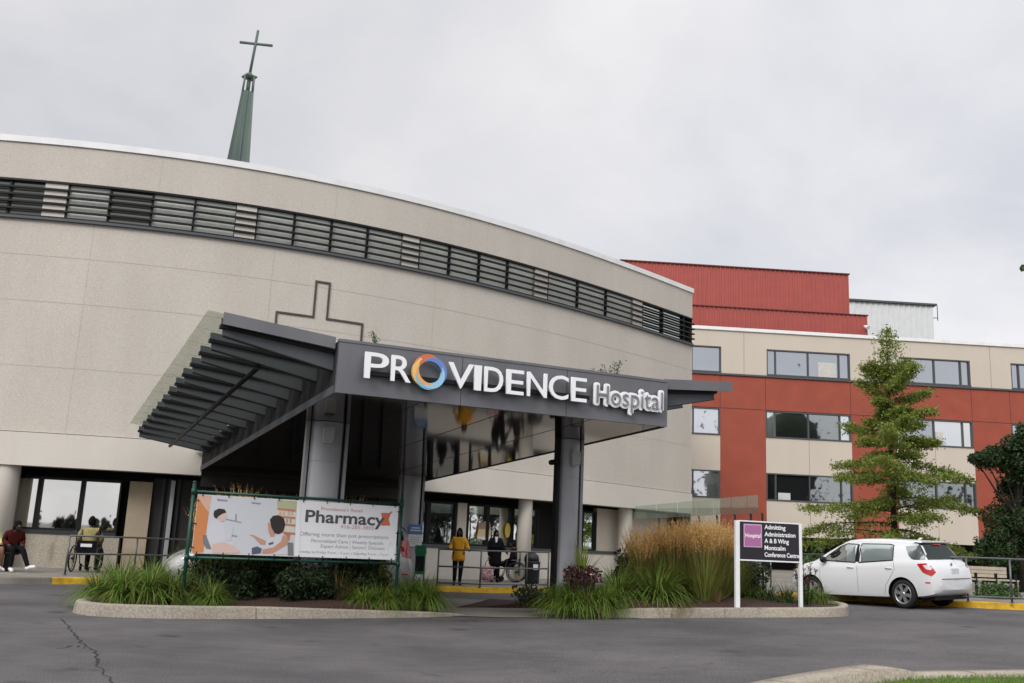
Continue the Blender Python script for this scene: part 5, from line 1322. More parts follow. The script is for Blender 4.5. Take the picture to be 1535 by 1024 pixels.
for u, v, rad in [(1478, 690, .45), (1462, 688, .25), (1500, 682, .55), (1525, 664, .5), (1542, 646, .4), (1530, 700, .8), (1512, 730, .4), (1540, 740, .9), (1510, 775, .75), (1494, 806, .4), (1530, 800, .9), (1500, 830, .65), (1560, 700, 1.0), (1570, 790, 1.0), (1475, 820, .35), (1528, 842, .7), (1580, 640, .8), (1600, 740, 1.1)]:
    q = aty(u, v, 33+r2.uniform(-.9, .9)); bl.append((q.x-p.x, q.y-p.y, q.z-p.z, rad))
broadleaf('dark broadleaf tree at the right edge beside the red wing', p, 6.2, bl, 4200, .066, 'leaf_dark', 6)
p = aty(1680, 890, 21); p.z = g(14)
bl = []
for u, v, rad in [(1536, 401, .11), (1553, 396, .22), (1595, 380, .55), (1632, 440, .8), (1650, 340, 1.0), (1640, 480, 1.0), (1700, 420, 1.3), (1720, 560, 1.2), (1640, 600, .7)]:
    q = aty(u, v, 21+r2.uniform(-.4, .4)); bl.append((q.x-p.x, q.y-p.y, q.z-p.z, rad))
broadleaf('tall tree beyond the right edge, one twig hanging against the sky', p, 9, bl, 600, .08, 'leaf_mid', 8, (.22, .5))
# ------------------------------------------------------------------ cars
def build_car(name, label, body_m, kx=1.0, ky=1.0, kz=1.0, van=False):
    car = thing(name, label, 'car')
    HL = 2.17
    ztop = [(-2.18, .62), (-2.15, .80), (-2.08, .93), (-2.0, 1.0), (-1.93, 1.06), (-1.82, 1.22), (-1.68, 1.43), (-1.6, 1.475), (-1.2, 1.515), (-.5, 1.545), (.0, 1.54), (.35, 1.50), (.75, 1.32), (1.1, 1.10), (1.25, 1.02), (1.6, .94), (1.95, .80), (2.1, .68), (2.17, .52)]
    if van: ztop = [(-2.18, .62), (-2.16, .9), (-2.12, 1.0), (-2.08, 1.1), (-2.0, 1.35), (-1.92, 1.46), (-1.8, 1.49)]+[q for q in ztop if q[0] > -1.3]
    zbot = [(-2.18, .42), (-2.1, .33), (-1.9, .27), (-1.3, .22), (1.3, .2), (1.9, .22), (2.17, .34)]
    zsh = [(-2.18, .58), (-2.12, .80), (-2.0, .98), (-1.7, 1.03), (-1.2, 1.02), (0, .95), (1.1, .9), (1.6, .85), (2.0, .72), (2.17, .48)]
    wl = [(-2.18, .62), (-2.12, .76), (-1.95, .845), (-1.3, .878), (0, .875), (1.3, .87), (1.8, .80), (2.05, .68), (2.17, .5)]
    wr = [(-2.18, .5), (-2.0, .74), (-1.7, .60), (-1.4, .60), (-.5, .62), (.3, .62), (.75, .66), (1.15, .76), (1.6, .74), (2.0, .6), (2.17, .42)]
    I = lambda k, x: smooth_interp(k, x)
    def section(x):
        zb, zt, w, r_ = I(zbot, x), I(ztop, x), I(wl, x), I(wr, x); zs = min(I(zsh, x), zt-.035)
        gh = zt-zs
        p = [(0, zb), (w*.8, zb), (w*.95, zb+.03), (w*.985, zb+.12), (w, lerp(zb, zs, .45)), (w*1.0, lerp(zb, zs, .68)), (w*.985, lerp(zb, zs, .85)), (w*.96, zs-.012), (w*.94, zs+.012)]
        e = w*.94
        for t in (.25, .5, .75): p.append((lerp(e, r_, t**1.15), zs+.012+(gh-.09 if gh > .2 else gh*.55)*t))
        zr = p[-1][1]
        p += [(r_*.995, lerp(zr, zt, .35)), (r_*.95, lerp(zr, zt, .7)), (r_*.82, lerp(zr, zt, .9)), (r_*.45, zt-.004), (0, zt)]
        return p
    def halfw(x, z):
        p = section(x); best = 0
        for (a, b), (c, d) in zip(p[:-1], p[1:]):
            if b <= z <= d and d > b: best = max(best, lerp(a, c, (z-b)/(d-b)))
        return best
    xs = sorted(set([-2.18, -2.165, -2.14, -2.1, -2.05]+[-2+.1*i for i in range(41)]+[2.05, 2.1, 2.14, 2.16, 2.17]))
    mb = MB(); rows = []
    for x in xs:
        p = section(x); ring = p+[(-y, z) for y, z in p[-2:0:-1]]; rows.append([(x, y, z) for y, z in ring]+[(x, ring[0][0], ring[0][1])])
    n = len(rows[0])-1; vs = [q for r in rows for q in r[:-1]]; fs = []
    for i in range(len(rows)-1):
        for j in range(n): fs.append((i*n+j, i*n+(j+1) % n, (i+1)*n+(j+1) % n, (i+1)*n+j))
    fs += [tuple(range(n))[::-1], tuple(range((len(rows)-1)*n, len(rows)*n))]
    mb.add(vs, fs, True); tmp = mb.build('tmp', body_m, fix=True)
    cut_ = MB(); WX = (-1.3, 1.3); WR = .315
    for wx in WX:
        for s in (-1, 1):
            A = (Vector((1, 0, 0)), Vector((0, 0, 1)), Vector((0, -1, 0)))
            cut_.lathe((wx, s*1.2, .31), [(.375, -.55 if s > 0 else -.6), (.375, .6 if s > 0 else .55)], 32, (Vector((1, 0, 0)), Vector((0, 0, 1)), Vector((0, 1, 0))))
    ct = cut_.build('cut', 'black_metal', fix=True)
    md = tmp.modifiers.new('b', 'BOOLEAN'); md.object = ct; md.operation = 'DIFFERENCE'; md.solver = 'EXACT'; md.material_mode = 'TRANSFER'
    me = eval_mesh(tmp); bpy.data.objects.remove(tmp); bpy.data.objects.remove(ct)
    me.name = 'body'; me.set_sharp_from_angle(angle=D(38)); link_mesh(me, 'body', car)
    # surface patches: (x, z) outlines laid on the body side
    def patch(mb_, poly, s, out=.006, nx=14, nz=7):
        x0, x1 = min(p[0] for p in poly), max(p[0] for p in poly)
        def span(x):
            zs = []
            for (a, b), (c, d) in zip(poly, poly[1:]+poly[:1]):
                if (a <= x <= c or c <= x <= a) and a != c: zs.append(lerp(b, d, (x-a)/(c-a)))
            return min(zs), max(zs)
        rows = []
        for i in range(nx+1):
            x = lerp(x0+.002, x1-.002, i/nx); a, b = span(x)
            rows.append([(x, s*(halfw(x, lerp(a, b, j/nz))+out), lerp(a, b, j/nz)) for j in range(nz+1)])
        mb_.grid(rows if s < 0 else rows[::-1], True)
    f_win = [(.98, 1.02), (-.03, .985), (-.02, 1.40), (.30, 1.415), (.5, 1.35), (.8, 1.16)]
    r_win = [(-.13, .985), (-1.08, 1.05), (-1.02, 1.38), (-.9, 1.405), (-.12, 1.415)]
    if van: q_win = [(-1.2, 1.06), (-1.95, 1.1), (-1.9, 1.37), (-1.2, 1.4)]
    for s in (1, -1):
        m_ = MB(); patch(m_, f_win, s); m_.build('side_window', 'car_side_glass', car, local=True)
        m_ = MB(); patch(m_, r_win, s); m_.build('side_window', 'car_side_glass', car, local=True)
        if van: m_ = MB(); patch(m_, q_win, s); m_.build('side_window', 'car_glass', car, local=True)
        m_ = MB()
        for poly in (f_win, r_win):
            pts = [Vector((x, s*(halfw(x, z)+.004), z)) for x, z in poly]
            fine = [pts[i].lerp(pts[(i+1) % len(pts)], k/4) for i in range(len(pts)) for k in range(4)]
            fine = [Vector((q.x, s*(halfw(q.x, q.z)+.004), q.z)) for q in fine]; m_.tube(fine+[fine[0]], .014, 5, False)
        patch(m_, [(-.02, 1.0), (-.13, 1.0), (-.12, 1.40), (-.02, 1.40)], s, .004, 2, 6)
        m_.build('window_trim', 'black_metal', car, local=True)
        m_ = MB()
        for line in ([(-.09, .97), (-.10, .6), (-.10, .3)], [(-1.10, 1.02), (-1.13, .85), (-1.02, .68), (-.88, .5), (-.83, .3)], [(1.02, .98), (1.0, .6), (.92, .3)]):
            fine = []
            for (a, b), (c, d) in zip(line[:-1], line[1:]): fine += [(lerp(a, c, k/6), lerp(b, d, k/6)) for k in range(7)]
            m_.tube([(x, s*(halfw(x, z)-.001), z) for x, z in fine], .005, 4, False)
        m_.build('door_gap', 'dark_trim', car, local=True)
        for hx in (.1, -.98):
            m_ = MB(); y = s*(halfw(hx, .87)+.012); m_.tube([(hx-.09, y-s*.012, .865), (hx-.07, y+s*.012, .87), (hx+.07, y+s*.012, .875), (hx+.09, y-s*.012, .87)], .014, 6); m_.build('door_handle', body_m, car, local=True)
        m_ = MB(); m_.ball((.86, s*(halfw(.86, 1.0)+.11), 1.04), (.07, .11, .075), 12, 8); m_.tube([(.88, s*halfw(.88, .98), .98), (.87, s*(halfw(.88, .98)+.09), 1.02)], .022, 6)
        m_.build('wing_mirror', 'black_metal', car, local=True)
        # tail light wraps the rear corner
        m_ = MB(); m_.cur = 0
        tl = [(-1.72, .98), (-1.86, .80), (-2.06, .72), (-2.12, .80), (-2.06, .92), (-1.97, 1.0)] if not van else [(-1.82, 1.17), (-1.88, .9), (-2.13, .86), (-2.13, 1.02), (-2.08, 1.13), (-1.98, 1.22)]
        patch(m_, tl, s, .012, 12, 6)
        m_.cur = 1
        patch(m_, [(-1.86, .95), (-1.95, .86), (-2.05, .85), (-2.07, .9), (-1.98, .965)] if not van else [(-2.06, .9), (-2.07, .875), (-2.12, .875), (-2.12, .92)], s, .018, 8, 4)
        m_.build('tail_light', ['lamp_red', 'lamp_clear'], car, local=True)
        m_ = MB(); patch(m_, [(1.62, .74), (1.75, .66), (2.05, .60), (2.08, .68), (1.9, .78), (1.7, .81)], s, .01, 10, 5); m_.build('headlight', 'lamp_clear', car, local=True)
    # rear glass, wind screen laid over the top surface
    def toppatch(x0, x1, w0, w1, out, nx=10, ny=10):
        m_ = MB(); rows = []
        for i in range(nx+1):
            x = lerp(x0, x1, i/nx); w = lerp(w0, w1, i/nx); row = []
            for j in range(ny+1):
                y = lerp(-w, w, j/ny); p = section(x); z = 0
                for (a, b), (c, d) in zip(p[:-1], p[1:]):
                    if min(a, c) <= abs(y) <= max(a, c) and a > c: z = max(z, lerp(b, d, (abs(y)-a)/(c-a)))
                row.append((x, y, z+out))
            rows.append(row)
        m_.grid(rows[::-1], True); return m_
    if van: m_ = toppatch(-2.06, -1.95, .62, .56, .02)
    else:
        m_ = toppatch(-1.93, -1.645, .70, .585, .016)
        for s in (1, -1): patch(m_, [(-1.33, 1.36), (-1.50, 1.12), (-1.60, 1.07), (-1.89, 1.06), (-1.80, 1.22), (-1.68, 1.385)], s, .008, 8, 6)
    m_.build('rear_window', 'car_glass', car, local=True)
    toppatch(.46, 1.14, .58, .70, .012).build('windscreen', 'car_glass', car, local=True)
    if not van:
        m_ = MB(); m_.prism([(-.62, 0), (.62, 0), (.56, .05), (-.56, .05)], (-1.60, 0, 1.455), (0, 1, 0), (-.25, 0, .5), Vector((-.9, 0, -.12)), -.1, .14); m_.build('spoiler', body_m, car, local=True)
        m_ = MB(); m_.tube([(-1.35, .12, 1.49), (-1.4, .12, 1.535), (-1.46, .12, 1.55)], [.035, .025, .008], 7); m_.build('antenna_fin', body_m, car, local=True)
        m_ = MB(); m_.frame((-1.73, 0, 1.40), (0, 1, 0), (-.55, 0, .8), (-.8, 0, -.55), (-.16, 0, 0), (.16, .02, .02)); m_.build('brake_light', 'lamp_red', car, local=True)
    xr = lambda z: min(x for x in [-2.18+.002*i for i in range(260)] if I(ztop, x) >= z)
    zp = .80; xp = xr(.84)
    m_ = MB(); m_.frame((xp-.012, 0, zp), (0, 1, 0), (0, 0, 1), (1, 0, 0), (-.155, -.08, -.012), (.155, .08, .02)); pl_ = m_.build('number_plate', 'plate', car, local=True)
    m_ = MB(); m_.lathe((xr(.95)-.004, 0, .965), [(.042, 0), (.042, .012)], 14, (Vector((0, 1, 0)), Vector((0, 0, 1)), Vector((-1, 0, 0)))); m_.lathe((xr(.95)-.016, 0, .965), [(.022, 0), (.022, .006)], 14, (Vector((0, 1, 0)), Vector((0, 0, 1)), Vector((-1, 0, 0)))); m_.build('badge', 'alloy', car, local=True)
    m_ = MB()
    fine = [(-1.98+.02*0, 0, 0)]
    for z in (.655,):
        pts = []
        for k in range(13):
            y = lerp(-.6, .6, k/12); x = next((x for x in [-2.19+.004*i for i in range(80)] if halfw(x, z) >= abs(y)), -2.1); pts.append((x-.003, y, z))
        m_.tube(pts, .009, 4, False)
    m_.build('tailgate_gap', 'dark_trim', car, local=True)
    for s in (1, -1):
        m_ = MB(); patch(m_, [(-2.02, .565), (-1.9, .565), (-1.9, .59), (-2.02, .59)], s, .006, 4, 2); m_.build('reflector', 'lamp_red', car, local=True)
    m_ = MB(); m_.box((-2.0, -.66, .2), (-1.72, .66, .32)); m_.box((-1.6, -.6, .19), (1.7, .6, .25)); m_.build('underbody', 'black_metal', car, local=True)
    # wheels
    for wx in WX:
        for s in (1, -1):
            wh = bpy.data.objects.new('wheel', None); COL.objects.link(wh); wh.parent = car; wh.location = (wx, s*.765, WR); wh.empty_display_size = .1
            A = (Vector((1, 0, 0)), Vector((0, 0, 1)), Vector((0, s, 0)))
            ty = MB(); ty.lathe((0, 0, 0), [(.2, -.1), (.29, -.105), (WR, -.075), (WR, .06), (.295, .092), (.235, .10), (.215, .085), (.205, .0)], 32, A, False); o = ty.build('tyre', 'rubber', local=True); o.parent = wh
            rm = MB(); rm.lathe((0, 0, 0), [(.214, .07), (.222, .088), (.21, .096), (.198, .075), (.19, .02)], 32, A, False)
            rm.lathe((0, 0, 0), [(.055, .03), (.052, .088), (.03, .096), (.0, .097)], 16, A)
            for k in range(6):
                a = 2*math.pi*k/6+.2; rd = Vector((math.cos(a), 0, math.sin(a))); tg = Vector((-math.sin(a), 0, math.cos(a))); ax_ = Vector((0, s, 0))
                rm.add([rd*.045-tg*.03+ax_*.088, rd*.045+tg*.03+ax_*.088, rd*.205+tg*.042+ax_*.08, rd*.205-tg*.042+ax_*.08, rd*.045-tg*.03+ax_*.05, rd*.045+tg*.03+ax_*.05, rd*.205+tg*.042+ax_*.04, rd*.205-tg*.042+ax_*.04], [(0, 1, 2, 3), (0, 4, 5, 1), (1, 5, 6, 2), (2, 6, 7, 3), (3, 7, 4, 0)], False)
            o = rm.build('rim', 'alloy', local=True); o.parent = wh
            dk = MB(); dk.lathe((0, 0, 0), [(.2, .0), (.2, .012)], 24, A); o = dk.build('brake_disc', 'black_metal', local=True); o.parent = wh
    car.scale = (kx, ky, kz); return car
hb = build_car('parked_hatchback', 'white hatchback parked at the yellow kerb, seen from its rear left corner', 'car_white', .95, 1.0, 1.015)
rl = gnd(1357.5, 912.5); hd = D(180-54)
hx, hy = math.cos(hd), math.sin(hd); lx_, ly_ = -hy, hx
hc = Vector((rl.x, rl.y, 0))+Vector((hx, hy, 0))*1.3*.95-Vector((lx_, ly_, 0))*.79
hc.z = g(hc.x)+.0
slope = .035*hx
hb.rotation_mode = 'XYZ'
X_ = Vector((hx, hy, -.026)).normalized(); Y_ = Vector((lx_, ly_, .035*lx_)).normalized(); Z_ = X_.cross(Y_).normalized(); Y_ = Z_.cross(X_)
hb.rotation_euler = Matrix((X_, Y_, Z_)).transposed().to_euler(); hb.location = hc
van = build_car('parked_minivan', 'silver minivan standing under the canopy, mostly hidden behind the banner sign', 'car_silver', 1.13, 1.04, 1.12, True)
te = aty(613, 812, 20.9); vh = math.atan2(-CD.y, -CD.x)
van.rotation_euler = (0, 0, vh); van.location = Vector((te.x, te.y, 0))+Vector((math.cos(vh), math.sin(vh), 0))*2.38-Vector((-math.sin(vh), math.cos(vh), 0))*.5
van.location.z = 0
# ------------------------------------------------------------------ people
def skin_mesh(verts, edges, root=0, sub=2):
    """verts: name -> (xyz, radius); one continuous surface grown along the edges"""
    names = list(verts); idx = {n: i for i, n in enumerate(names)}
    me = bpy.data.meshes.new('skel'); me.from_pydata([verts[n][0] for n in names], [(idx[a], idx[b]) for a, b in edges], [])
    o = bpy.data.objects.new('skel', me); COL.objects.link(o)
    sk = o.modifiers.new('s', 'SKIN'); sk.use_smooth_shade = True
    for n in names:
        d = me.skin_vertices[0].data[idx[n]]; r_ = verts[n][1]; d.radius = r_ if isinstance(r_, tuple) else (r_, r_); d.use_root = idx[n] == root
    ss = o.modifiers.new('d', 'SUBSURF'); ss.levels = ss.render_levels = sub
    m = eval_mesh(o); bpy.data.objects.remove(o); bpy.data.meshes.remove(me); return m
def mesh_to_mb(me, mb):
    mb.add([v.co.copy() for v in me.vertices], [tuple(p.vertices) for p in me.polygons], True)
def hand(mb, wr, d, up, s, curl=.5, k=1.0):
    """palm, four unequal bent fingers and a thumb; d = pointing direction, up = back of the hand"""
    d = Vector(d).normalized(); up = Vector(up); up = (up-d*up.dot(d)).normalized(); sd = d.cross(up)*s; wr = Vector(wr)
    mb.tube([wr-d*.02, wr+d*.02*k, wr+d*.06*k, wr+d*.09*k], [.024*k, .033*k, .04*k, .034*k], 8)
    for i, L_ in enumerate((.068, .078, .072, .056)):
        q = wr+d*.082*k+sd*(.027-.018*i)*k; dd = d.copy(); pts = [q-d*.02*k]
        for j in range(4): pts.append(q); dd = (dd-up*curl*.45).normalized(); q = q+dd*L_*k/3
        mb.tube(pts, [.0095*k, .0092*k, .0085*k, .008*k, .0065*k], 6)
    q = wr+d*.028*k+sd*.032*k; dd = (d*.7+sd*.75-up*.1).normalized(); pts = []
    for j in range(3): pts.append(q); q = q+dd*.03*k; dd = (dd+d*.35-up*curl*.3).normalized()
    mb.tube(pts, [.012*k, .0105*k, .008*k], 6)
def head(mb, c, face, up, k=1.0, skin=0, dark=1):
    """mb material 0 = skin, 1 = dark, 2 = eye, 3 = lips"""
    c = Vector(c); f = Vector(face).normalized(); up = Vector(up); up = (up-f*up.dot(f)).normalized(); sd = up.cross(f)
    def P(x, y, z): return c+sd*x*k+f*y*k+up*z*k
    mb.cur = skin; n, m = 18, 14; rows = []
    for i in range(m+1):
        t = math.pi*i/m; row = []
        for j in range(n+1):
            a = 2*math.pi*j/n; x, y, z = .074*math.sin(t)*math.cos(a), .093*math.sin(t)*math.sin(a), .115*math.cos(t)
            if z < 0: w = 1+z*2.2; x *= max(.55, w); y *= max(.72, w) if y < 0 else 1+z*.7
            if y > 0:
                y += .022*math.exp(-(x/.013)**2-((z+.018)/.026)**2)-.008*(math.exp(-((x-.03)/.016)**2-((z-.012)/.014)**2)+math.exp(-((x+.03)/.016)**2-((z-.012)/.014)**2))+.006*math.exp(-(x/.03)**2-((z+.062)/.012)**2)
            row.append(P(x, y, z))
        rows.append(row)
    mb.grid(rows, True)
    for s in (-1, 1):
        mb.cur = 2; mb.ball(P(s*.03, .079, .012), (.012*k,)*3, 8, 6); mb.cur = 1; mb.ball(P(s*.03, .0885, .012), (.005*k,)*3, 6, 4)
        mb.tube([P(s*.016, .09, .03), P(s*.03, .09, .035), P(s*.046, .08, .03)], .004*k, 4)
        mb.cur = 0; mb.tube([P(s*.07, -.01, .02), P(s*.082, -.016, .015), P(s*.08, -.014, -.012), P(s*.07, -.004, -.028)], [.008*k, .012*k, .01*k, .006*k], 6)
    mb.cur = 3; mb.tube([P(-.022, .086, -.056), P(0, .0945, -.053), P(.022, .086, -.056)], [.004*k, .0065*k, .004*k], 6)
    mb.cur = 0
def hair(mb, c, face, up, k=1.0, length=.1, cover=.25):
    c = Vector(c); f = Vector(face).normalized(); up = Vector(up); up = (up-f*up.dot(f)).normalized(); sd = up.cross(f)
    n, m = 20, 10; rows = []
    for i in range(m+1):
        row = []
        for j in range(n+1):
            a = 2*math.pi*j/n; fr = max(0, math.sin(a)); tmax = lerp(2.25, 1.05, fr**.6) if length < .14 else lerp(2.6, .95, fr**1.2)
            t = tmax*i/m; rr = 1.12+.03*math.sin(5*a+3*t)
            x, y, z = .078*rr*math.sin(t)*math.cos(a), .097*rr*math.sin(t)*math.sin(a)-.008, .122*rr*math.cos(t)
            if length > .14 and t > 1.5 and fr < .5: x, y = .092*math.cos(a)*1.05, .1*math.sin(a)-.02; z -= (t-1.5)*(length-.08)
            row.append(c+sd*x*k+f*y*k+up*z*k)
        rows.append(row)
    mb.grid(rows, True)
def person(label, base, rz, J, skin, clothes, hairspec, shoes, hands=(.5, .5), k=1.0, group=None):
    """J: joint positions in metres, facing -Y before the turn rz; clothes: list of (name, material, verts->radius, edges)"""
    th = thing('person', label, 'person', base, rz)
    V3 = {n: Vector(p)*k for n, p in J.items()}
    rad = dict(pel=.13, wai=.118, che=.13, nec=.052, hdb=.05, shL=.062, shR=.062, elL=.042, elR=.042, wrL=.028, wrR=.028, hipL=.095, hipR=.095, knL=.062, knR=.062, anL=.042, anR=.042, toL=.032, toR=.032)
    ed = [('pel', 'wai'), ('wai', 'che'), ('che', 'nec'), ('nec', 'hdb'), ('che', 'shL'), ('che', 'shR'), ('shL', 'elL'), ('shR', 'elR'), ('elL', 'wrL'), ('elR', 'wrR'), ('pel', 'hipL'), ('pel', 'hipR'), ('hipL', 'knL'), ('hipR', 'knR'), ('knL', 'anL'), ('knR', 'anR'), ('anL', 'toL'), ('anR', 'toR')]
    mb = MB(); mb.cur = 0; mesh_to_mb(skin_mesh({n: (V3[n], rad[n]*k) for n in rad}, ed), mb)
    face = Vector(J.get('face', (0, -1, 0))); hup = Vector(J.get('hup', (0, 0, 1)))
    head(mb, V3['head'], face, hup, k)
    for s, S_ in ((1, 'L'), (-1, 'R')):
        d = V3['wr'+S_]-V3['el'+S_]; hd_ = Vector(J['hd'+S_]) if 'hd'+S_ in J else d
        mb.cur = 0; hand(mb, V3['wr'+S_], hd_, J.get('hu'+S_, (0, -.3, 1)), -s, hands[0 if s > 0 else 1], k)
    mb.build('body', [skin, 'hair_black', 'eye_white', 'lip'], th, local=True)
    for nm, m, rr, extra in clothes:
        vv = {n: (V3[n] if n in V3 else None, tuple(q*k for q in r_) if isinstance(r_, tuple) else r_*k) for n, r_ in rr.items()}
        for n, (p, r_) in extra.items(): vv[n] = (Vector(p)*k, r_*k if not isinstance(r_, tuple) else tuple(q*k for q in r_))
        ed2 = [(a, b) for a, b in ed if a in vv and b in vv]
        for n in extra:
            if '>' in n: ed2.append((n.rsplit('>', 1)[0], n))
        o = link_mesh(skin_mesh(vv, ed2), nm, th, m)
    hm = MB(); hair(hm, V3['head'], face, hup, k, hairspec); hm.build('hair', 'hair_black', th, local=True)
    sm = MB()
    for S_ in 'LR':
        a, t = V3['an'+S_], V3['to'+S_]; d = (t-a); d.z = 0; d = d.normalized() if d.length > .01 else Vector((0, -1, 0)); z0 = min(a.z, t.z)-.045*k
        sm.tube([a-d*.07*k+Vector((0, 0, -.03*k)), a+Vector((0, 0, -.025*k)), a.lerp(t, .6)+Vector((0, 0, -.01*k)), t+d*.05*k+Vector((0, 0, -.012*k)), t+d*.1*k+Vector((0, 0, -.015*k))], [.036*k, .05*k, .046*k, .044*k, .024*k], 10)
    sm.build('shoes', shoes, th, local=True); return th
SH = dict(nec=.064, wai=.155, che=.17, shL=.092, shR=.092, elL=.06, elR=.06, wrL=.045, wrR=.045, pel=.155, hipL=.11, hipR=.11)
TR = dict(pel=.142, hipL=.108, hipR=.108, knL=.076, knR=.076, anL=.055, anR=.055)
def std(**kw):
    J = dict(pel=(0, 0, .93), wai=(0, 0, 1.06), che=(0, .01, 1.27), nec=(0, .015, 1.42), hdb=(0, 0, 1.49), head=(0, -.015, 1.575), shL=(.165, .01, 1.36), shR=(-.165, .01, 1.36), elL=(.235, .03, 1.10), elR=(-.235, .03, 1.10), wrL=(.24, -.06, .87), wrR=(-.24, -.06, .87), hipL=(.09, 0, .88), hipR=(-.09, 0, .88), knL=(.09, -.02, .48), knR=(-.09, -.02, .48), anL=(.09, .02, .09), anR=(-.09, .02, .09), toL=(.1, -.12, .045), toR=(-.1, -.12, .045))
    J.update(kw); return J
# woman in the yellow jacket behind the railing
p = gnd(685, 877, SW)
J = std(elL=(.25, -.02, 1.12), wrL=(.30, -.24, 1.06), elR=(-.25, -.02, 1.12), wrR=(-.31, -.25, 1.08), face=(-.15, -1, -.1), hdL=(.1, -1, -.1), hdR=(-.1, -1, -.1), anL=(.075, .03, .09), toL=(.09, -.11, .045))
person('person in a bright yellow jacket and dark trousers standing behind the grey railing', p, .05, J, 'skin_brown', [('jacket', 'jacket_yellow', dict({k_: v_ for k_, v_ in SH.items() if 'hip' not in k_}, pel=(.215, .2), wai=(.19, .17), che=.18, shL=.095, shR=.095, elL=.078, elR=.078, wrL=.055, wrR=.055), {'pel>a': ((0, 0, .82), (.23, .215)), 'pel>a>b': ((0, 0, .68), (.22, .2))}), ('trousers', 'cloth_navy', TR, {})], .3, 'cloth_black', (.7, .7), .93)
# person in a long black coat carrying a patterned bag
p = gnd(741, 872, SW); p = Vector((-.22, 31.1, g(-.2)+SW))
J = std(face=(.35, -1, -.05), elR=(-.22, -.04, 1.08), wrR=(-.2, -.1, .82), elL=(.25, 0, 1.12), wrL=(.33, -.2, 1.0), hdR=(0, -.05, -1))
coat = dict(pel=(.22, .2), wai=(.19, .16), che=.18, shL=.095, shR=.095, elL=.075, elR=.075, wrL=.055, wrR=.055, nec=.075)
ps = person('person in a long black coat holding a patterned bag by the window', p, .1, J, 'skin_dark', [('coat', 'cloth_black', coat, {'pel>a': ((0, 0, .7), (.23, .21)), 'pel>a>b': ((0, 0, .48), (.23, .2))}), ('trousers', 'cloth_black', TR, {})], .3, 'cloth_black', (.6, .9), .95)
mb = MB(); mb.prism([(-.05, 1.4), (.05, 1.4), (.02, 1.22), (-.02, 1.22)], (0, -.15, 0), (1, 0, 0), UPZ, (0, 1, 0), -.012, .0); mb.build('collar', 'cloth_white', ps, local=True)
bagp = Vector((p.x-.22, p.y-.2, p.z))
th = thing('shopping_bag', 'red and white patterned bag hanging from the black coated person\'s hand', 'bag', bagp)
mb = MB(); rows = []
for z, w, d in ((.0, .15, .07), (.03, .19, .1), (.2, .2, .11), (.38, .18, .07), (.43, .17, .03)): rows.append([(w*math.copysign(abs(math.cos(t))**.6, math.cos(t)), d*math.copysign(abs(math.sin(t))**.6, math.sin(t)), z+.05) for t in [2*math.pi*i/20 for i in range(21)]])
mb.grid(rows, True); mb.add([q for q in rows[0][:-1]], [tuple(range(20))[::-1]]); mb.build('sack', 'bag_pattern', th, local=True)
mb = MB(); mb.tube([(-.09, 0, .47), (-.06, 0, .62), (0, 0, .68), (.06, 0, .62), (.09, 0, .47)], .012, 6); mb.build('handle', 'cloth_maroon', th, local=True)
# seated poses (facing -Y)
def sit(h=.5, **kw):
    J = dict(pel=(0, .0, h+.06), wai=(0, .03, h+.2), che=(0, .04, h+.42), nec=(0, .03, h+.57), hdb=(0, .01, h+.64), head=(0, -.01, h+.725), shL=(.165, .04, h+.51), shR=(-.165, .04, h+.51), elL=(.23, -.02, h+.25), elR=(-.23, -.02, h+.25), wrL=(.17, -.25, h+.16), wrR=(-.17, -.25, h+.16), hipL=(.095, -.06, h+.06), hipR=(-.095, -.06, h+.06), knL=(.11, -.45, h+.07), knR=(-.11, -.45, h+.07), anL=(.11, -.45, .1), anR=(-.11, -.45, .1), toL=(.12, -.58, .05), toR=(-.12, -.58, .05))
    J.update(kw); return J
def wheelchair(label, p, rz):
    th = thing('wheelchair', label, 'wheelchair', p, rz)
    mb = MB(); mb.box((-.23, -.26, .42), (.23, .2, .47)); mb.build('seat', 'cloth_black', th, local=True)
    mb = MB(); mb.box((-.22, .2, .46), (.22, .23, .74)); mb.build('backrest', 'cloth_black', th, local=True)
    mb = MB()
    for s in (-1, 1):
        mb.tube([(s*.24, .4, .95), (s*.24, .23, .94), (s*.24, .22, .2)], .014, 7); mb.tube([(s*.24, .22, .68), (s*.24, -.16, .68), (s*.24, -.2, .45), (s*.24, -.3, .2), (s*.2, -.55, .1)], .013, 7); mb.tube([(s*.24, .22, .42), (s*.24, -.26, .42)], .013, 7); mb.box((s*.1-.07, -.66, .08), (s*.1+.07, -.5, .1))
    mb.build('frame', 'rail_metal', th, local=True)
    for s in (-1, 1):
        A = (Vector((0, 1, 0)), Vector((0, 0, 1)), Vector((1, 0, 0)))
        mb = MB(); ring = [(s*.29, .14+.3*math.cos(a), .31+.3*math.sin(a)) for a in [2*math.pi*i/28 for i in range(29)]]; mb.tube(ring, .016, 6, False)
        ring = [(s*.32, .14+.26*math.cos(a), .31+.26*math.sin(a)) for a in [2*math.pi*i/28 for i in range(29)]]; mb.tube(ring, .008, 5, False)
        for i in range(14): a = 2*math.pi*i/14; mb.tube([(s*.29, .14, .31), (s*.29, .14+.295*math.cos(a), .31+.295*math.sin(a))], .003, 3, False)
        mb.tube([(s*.25, .14, .31), (s*.325, .14, .31)], .03, 8); mb.build('wheel', 'rubber', th, local=True)
        mb = MB(); mb.lathe((s*.22, -.35, .08), [(.08, -.015), (.08, .015)], 14, A); mb.tube([(s*.24, -.3, .2), (s*.22, -.35, .09)], .011, 6); mb.build('caster', 'rubber', th, local=True)
    return th
p = gnd(128, 857, SW); p = Vector((p.x+.05, p.y-.1, SW)); rzm = math.pi+.15
wheelchair('black wheelchair seen from behind, before the low concrete wall', p, rzm).scale = (1.12, 1.1, 1.08)
pp = p+Vector((0, 0, 0))
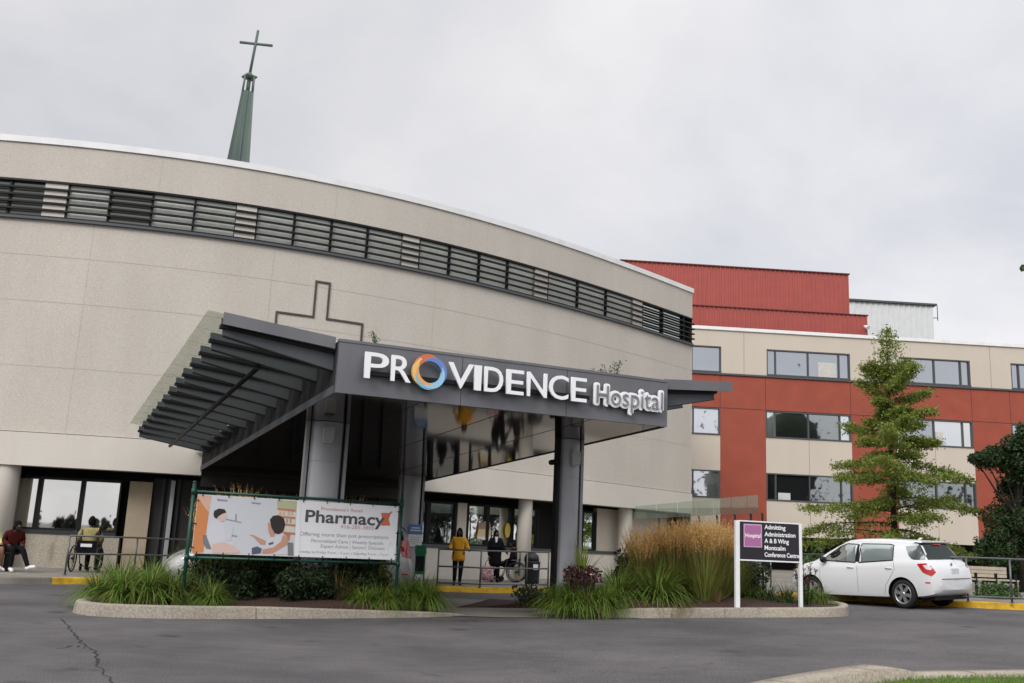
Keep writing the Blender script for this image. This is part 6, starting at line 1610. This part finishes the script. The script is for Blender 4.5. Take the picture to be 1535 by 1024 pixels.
person('person in a mustard shirt seated in the wheelchair with the back to the camera', pp, rzm, sit(.47, face=(.1, -1, 0), elL=(.27, .0, .78), elR=(-.27, .0, .78)), 'skin_dark', [('shirt', 'shirt_mustard', dict(SH, elL=.07, elR=.07, che=.185, wai=.175, pel=.165), {}), ('trousers', 'cloth_black', TR, {})], .1, 'cloth_black').scale = (1.1, 1.08, 1.08)
mb = MB(); mb.frame(p, (math.cos(rzm), math.sin(rzm), 0), (-math.sin(rzm), math.cos(rzm), 0), UPZ, (-.14, .262, .64), (.14, .285, .72)); mb.build('white_pouch', 'cloth_white'); o = bpy.data.objects['white_pouch']; tag(o, 'small white cloth hung over the back of the wheelchair', 'cloth')
# two people on a seat at the far left, mostly outside the frame
p = gnd(-9, 856, SW); p = Vector((p.x-.12, p.y+.2, SW))
b_ = thing('wall_bench', 'dark bench along the low wall at the left edge', 'bench', p)
mb = MB(); mb.frame(p, (1, 0, 0), (0, 1, 0), UPZ, (-1.5, -.15, .42), (.5, .3, .47)); mb.build('seat', 'black_metal', b_)
for x in (-1.3, .3): mb = MB(); mb.frame(p, (1, 0, 0), (0, 1, 0), UPZ, (x-.03, -.1, 0), (x+.03, .25, .418)); mb.build('leg', 'black_metal', b_)
person('person in a pale floral top and dark shorts seated at the left edge', Vector((p.x-.18, p.y, p.z)), .9, sit(.48, face=(.2, -1, -.1), anL=(.13, -.42, .1), anR=(-.05, -.62, .12), toR=(-.05, -.76, .1)), 'skin_tan', [('top', 'shirt_floral', dict(SH, elL=.068, elR=.068), {}), ('shorts', 'cloth_black', dict(pel=.155, hipL=.118, hipR=.118, knL=.085, knR=.085), {})], .3, 'cloth_white')
person('person in a maroon top with white shoes, half hidden at the left edge', Vector((p.x+.32, p.y+.12, p.z)), .75, sit(.48, face=(.5, -1, -.1), nec=(0, -.12, .98), head=(0, -.2, 1.1), hdb=(0, -.15, 1.04), che=(0, -.05, .86), shL=(.165, -.06, .95), shR=(-.165, -.06, .95), anL=(.2, -.75, .13), toL=(.26, -.9, .16)), 'skin_dark', [('top', 'cloth_maroon', SH, {}), ('trousers', 'cloth_black', dict(TR, anL=.05, anR=.05), {})], .1, 'cloth_white')
# person in black leaning back in a chair beside the round column
p = Vector((.34, 31.5, g(.4)+SW))
wheelchair('dark wheelchair beside the round column', p, -math.pi/2-.1)
person('person in black seated in the wheelchair left of the round column', p, -math.pi/2-.1, sit(.47, face=(0, -1, -.2), anR=(-.11, -.62, .12), toR=(-.12, -.76, .1)), 'skin_brown', [('jacket', 'cloth_black', SH, {}), ('trousers', 'cloth_black', TR, {})], .1, 'cloth_white')
